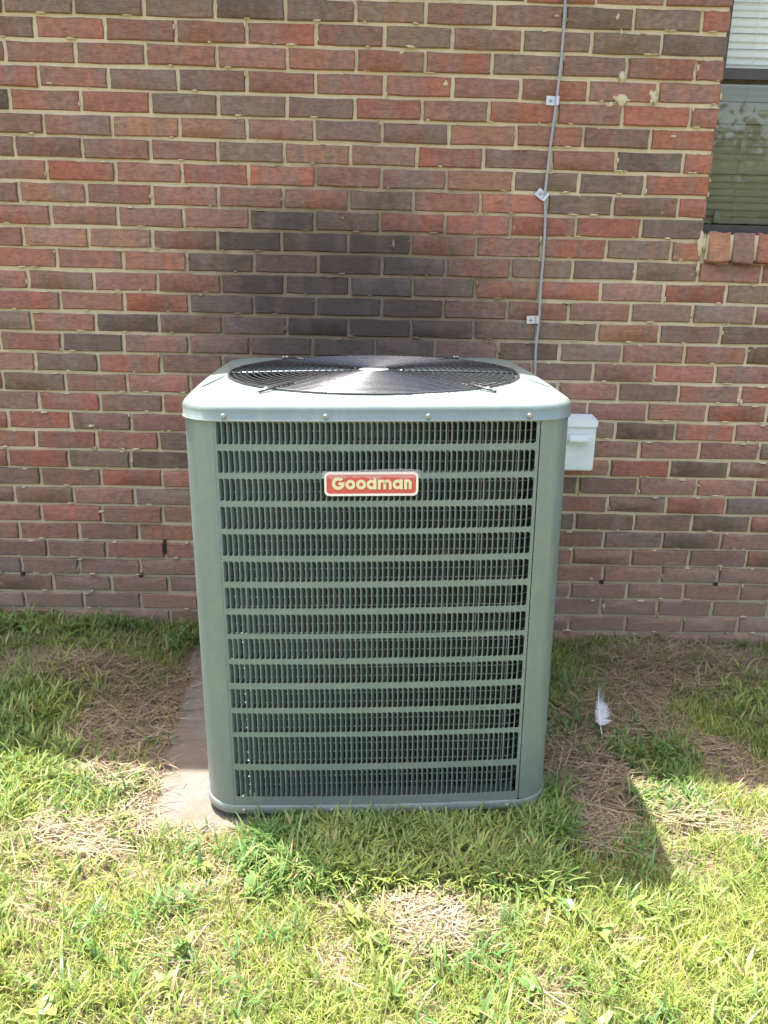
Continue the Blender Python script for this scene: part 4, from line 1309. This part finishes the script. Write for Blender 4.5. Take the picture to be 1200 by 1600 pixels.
# local: shaft along -Y..  built along +Z then tipped back
qp = [Vector((.006 - .012 * t + .020 * t * t, 0, .150 * t)) for t in np.linspace(0, 1, 12)]
s = MB(); s.tube(qp, [.0016 - .0012 * i / 11 for i in range(12)], 6)
FE.rotation_euler = (math.radians(-52), math.radians(4), 0); FE.scale = (1.0, 1.15, 1.2)
s.build('quill', M['quill'], FE, True)
r = random.Random(5)
m, nt, p, out = new_mat('down')
a = N(nt, 'ShaderNodeAttribute', attribute_name='col'); nt.links.new(a.outputs['Color'], p.inputs['Base Color']); p.inputs['Roughness'].default_value = .8
vs_, fs_, cs_ = [], [], []
for k in range(270):
    t = .27 + .73 * k / 269
    i = min(int(t * 11), 10); p0 = qp[i].lerp(qp[i + 1], t * 11 - i)
    for sg in (-1, 1):
        ln = (.034 if sg > 0 else .014) * float(np.interp(t, [.27, .33, .44, .58, .72, 1.0], [.45, 1.0, .88, .60, .34, .06]))
        ln *= r.uniform(.55, 1.25)
        if sg > 0 and r.random() < .18: ln *= .35
        up_ = ln * r.uniform(.35, .75) * (1 if t > .35 else .2)
        mid = p0 + Vector((sg * ln * .55, r.uniform(-.003, .003), up_ * .35)); tip = p0 + Vector((sg * ln, r.uniform(-.005, .003), up_))
        w = Vector((0, 0, .0010))
        n0 = len(vs_)
        vs_ += [tuple(p0 - w), tuple(p0 + w), tuple(mid + w * .9), tuple(mid - w * .9), tuple(tip)]
        fs_ += [(n0, n0 + 1, n0 + 2, n0 + 3), (n0 + 3, n0 + 2, n0 + 4)]
        g = .44 if t < .58 else .44 - .30 * min(1, (t - .58) / .15)
        g *= r.uniform(.9, 1.05)
        cs_ += [(g, g, g * 1.03, 1)] * 5
vo = fast_mesh('vane', vs_, [k for q in fs_ for k in q], [len(q) for q in fs_], m, colors=cs_, smooth=False)
vo.parent = FE

# pale leaf on the lawn
lf = MB(); n = 9; vs_ = []
for i in range(n):
    t = i / (n - 1); w = .013 * math.sin(math.pi * min(1, t * .92 + .06)) ** .8
    vs_ += [(-w, t * .040, .004 * t + .003), (0, t * .040, .004 * t), (w, t * .040, .004 * t + .004)]
lf.add(vs_, [(3 * i + q, 3 * i + q + 1, 3 * i + q + 4, 3 * i + q + 3) for i in range(n - 1) for q in range(2)])
lo = lf.build('fallen_leaf', simple_mat('pale_leaf', (.24, .28, .14), .5, .0, .15, 80), None, True)
lo.location = (.420, -1.335, float(ground_z(np.array([.42]), np.array([-1.335]))[0]) + .024); lo.rotation_euler = (.25, .2, -.5); lo.scale = (.75, .75, .75)
tag(lo, 'small pale fallen leaf on the sunlit lawn before the unit', 'leaf')

# ------------------------------------------------------------------ trees across the lawn (mirrored in the window)
def make_tree(h, w, seed):
    r = np.random.default_rng(seed); rr = random.Random(seed)
    tr = MB(); tr.tube([(0, 0, -.1), (.03, .02, h * .2), (-.04, .05, h * .42), (.05, 0, h * .7)], [h * .035, h * .028, h * .022, h * .008], 9)
    cents = []
    for k in range(13):
        a_ = rr.uniform(0, 6.28); q = rr.uniform(.15, 1.0); z_ = h * rr.uniform(.36, .92); rad = w * .5 * (1 - abs(z_ / h - .55) * .9)
        c_ = (rad * q * math.cos(a_), rad * q * math.sin(a_), z_); cents.append((c_, w * rr.uniform(.15, .27)))
        tr.tube([(0, 0, h * rr.uniform(.25, .45)), (c_[0] * .5, c_[1] * .5, z_ * .85), c_], [h * .012, h * .008, h * .003], 6)
    V, C_ = [], []
    for (c_, rad) in cents:
        n = 420
        d = r.normal(size=(n, 3)); d /= np.linalg.norm(d, axis=1)[:, None]
        p_ = np.array(c_) + d * rad * (r.random((n, 1)) ** .4) * np.array([1, 1, .8])
        u = r.normal(size=(n, 3)); u /= np.linalg.norm(u, axis=1)[:, None]; v = np.cross(u, r.normal(size=(n, 3))); v /= np.linalg.norm(v, axis=1)[:, None]
        sz = r.uniform(.05, .12, (n, 1)) * h / 5
        V.append(np.stack([p_ - u * sz, p_ + v * sz * .6, p_ + u * sz, p_ - v * sz * .6], 1).reshape(-1, 3))
        cc = np.array([.022, .030, .014]) * r.uniform(.6, 1.4, (n, 1)); C_.append(np.repeat(np.concatenate([cc, np.ones((n, 1))], 1), 4, 0))
    return tr, np.concatenate(V), np.concatenate(C_)
bark = simple_mat('bark', (.11, .085, .06), .9, .0, .3, 18, bump=.6)
for (x, y, h, w, seed, lab) in [(9.2, -19.0, 5.2, 5.0, 4, 'round leafy tree across the lawn, mirrored at the left of the window pane'), (13.5, -21.0, 5.8, 5.6, 8, 'wide leafy tree across the lawn, mirrored at the right of the window pane'),
                                (3.5, -23.0, 6.0, 5.5, 12, 'tall leafy tree standing across the lawn, facing the unit')]:
    t_ = empty('tree', (x, y, -.5)); tag(t_, lab, 'tree', 'trees across the lawn')
    tr, V, Cc = make_tree(h, w, seed)
    tr.build('trunk', bark, t_, True)
    n = len(V) // 4
    co = fast_mesh('crown', V, np.arange(len(V)), np.full(n, 4), M['grass'], colors=Cc, smooth=False); co.parent = t_
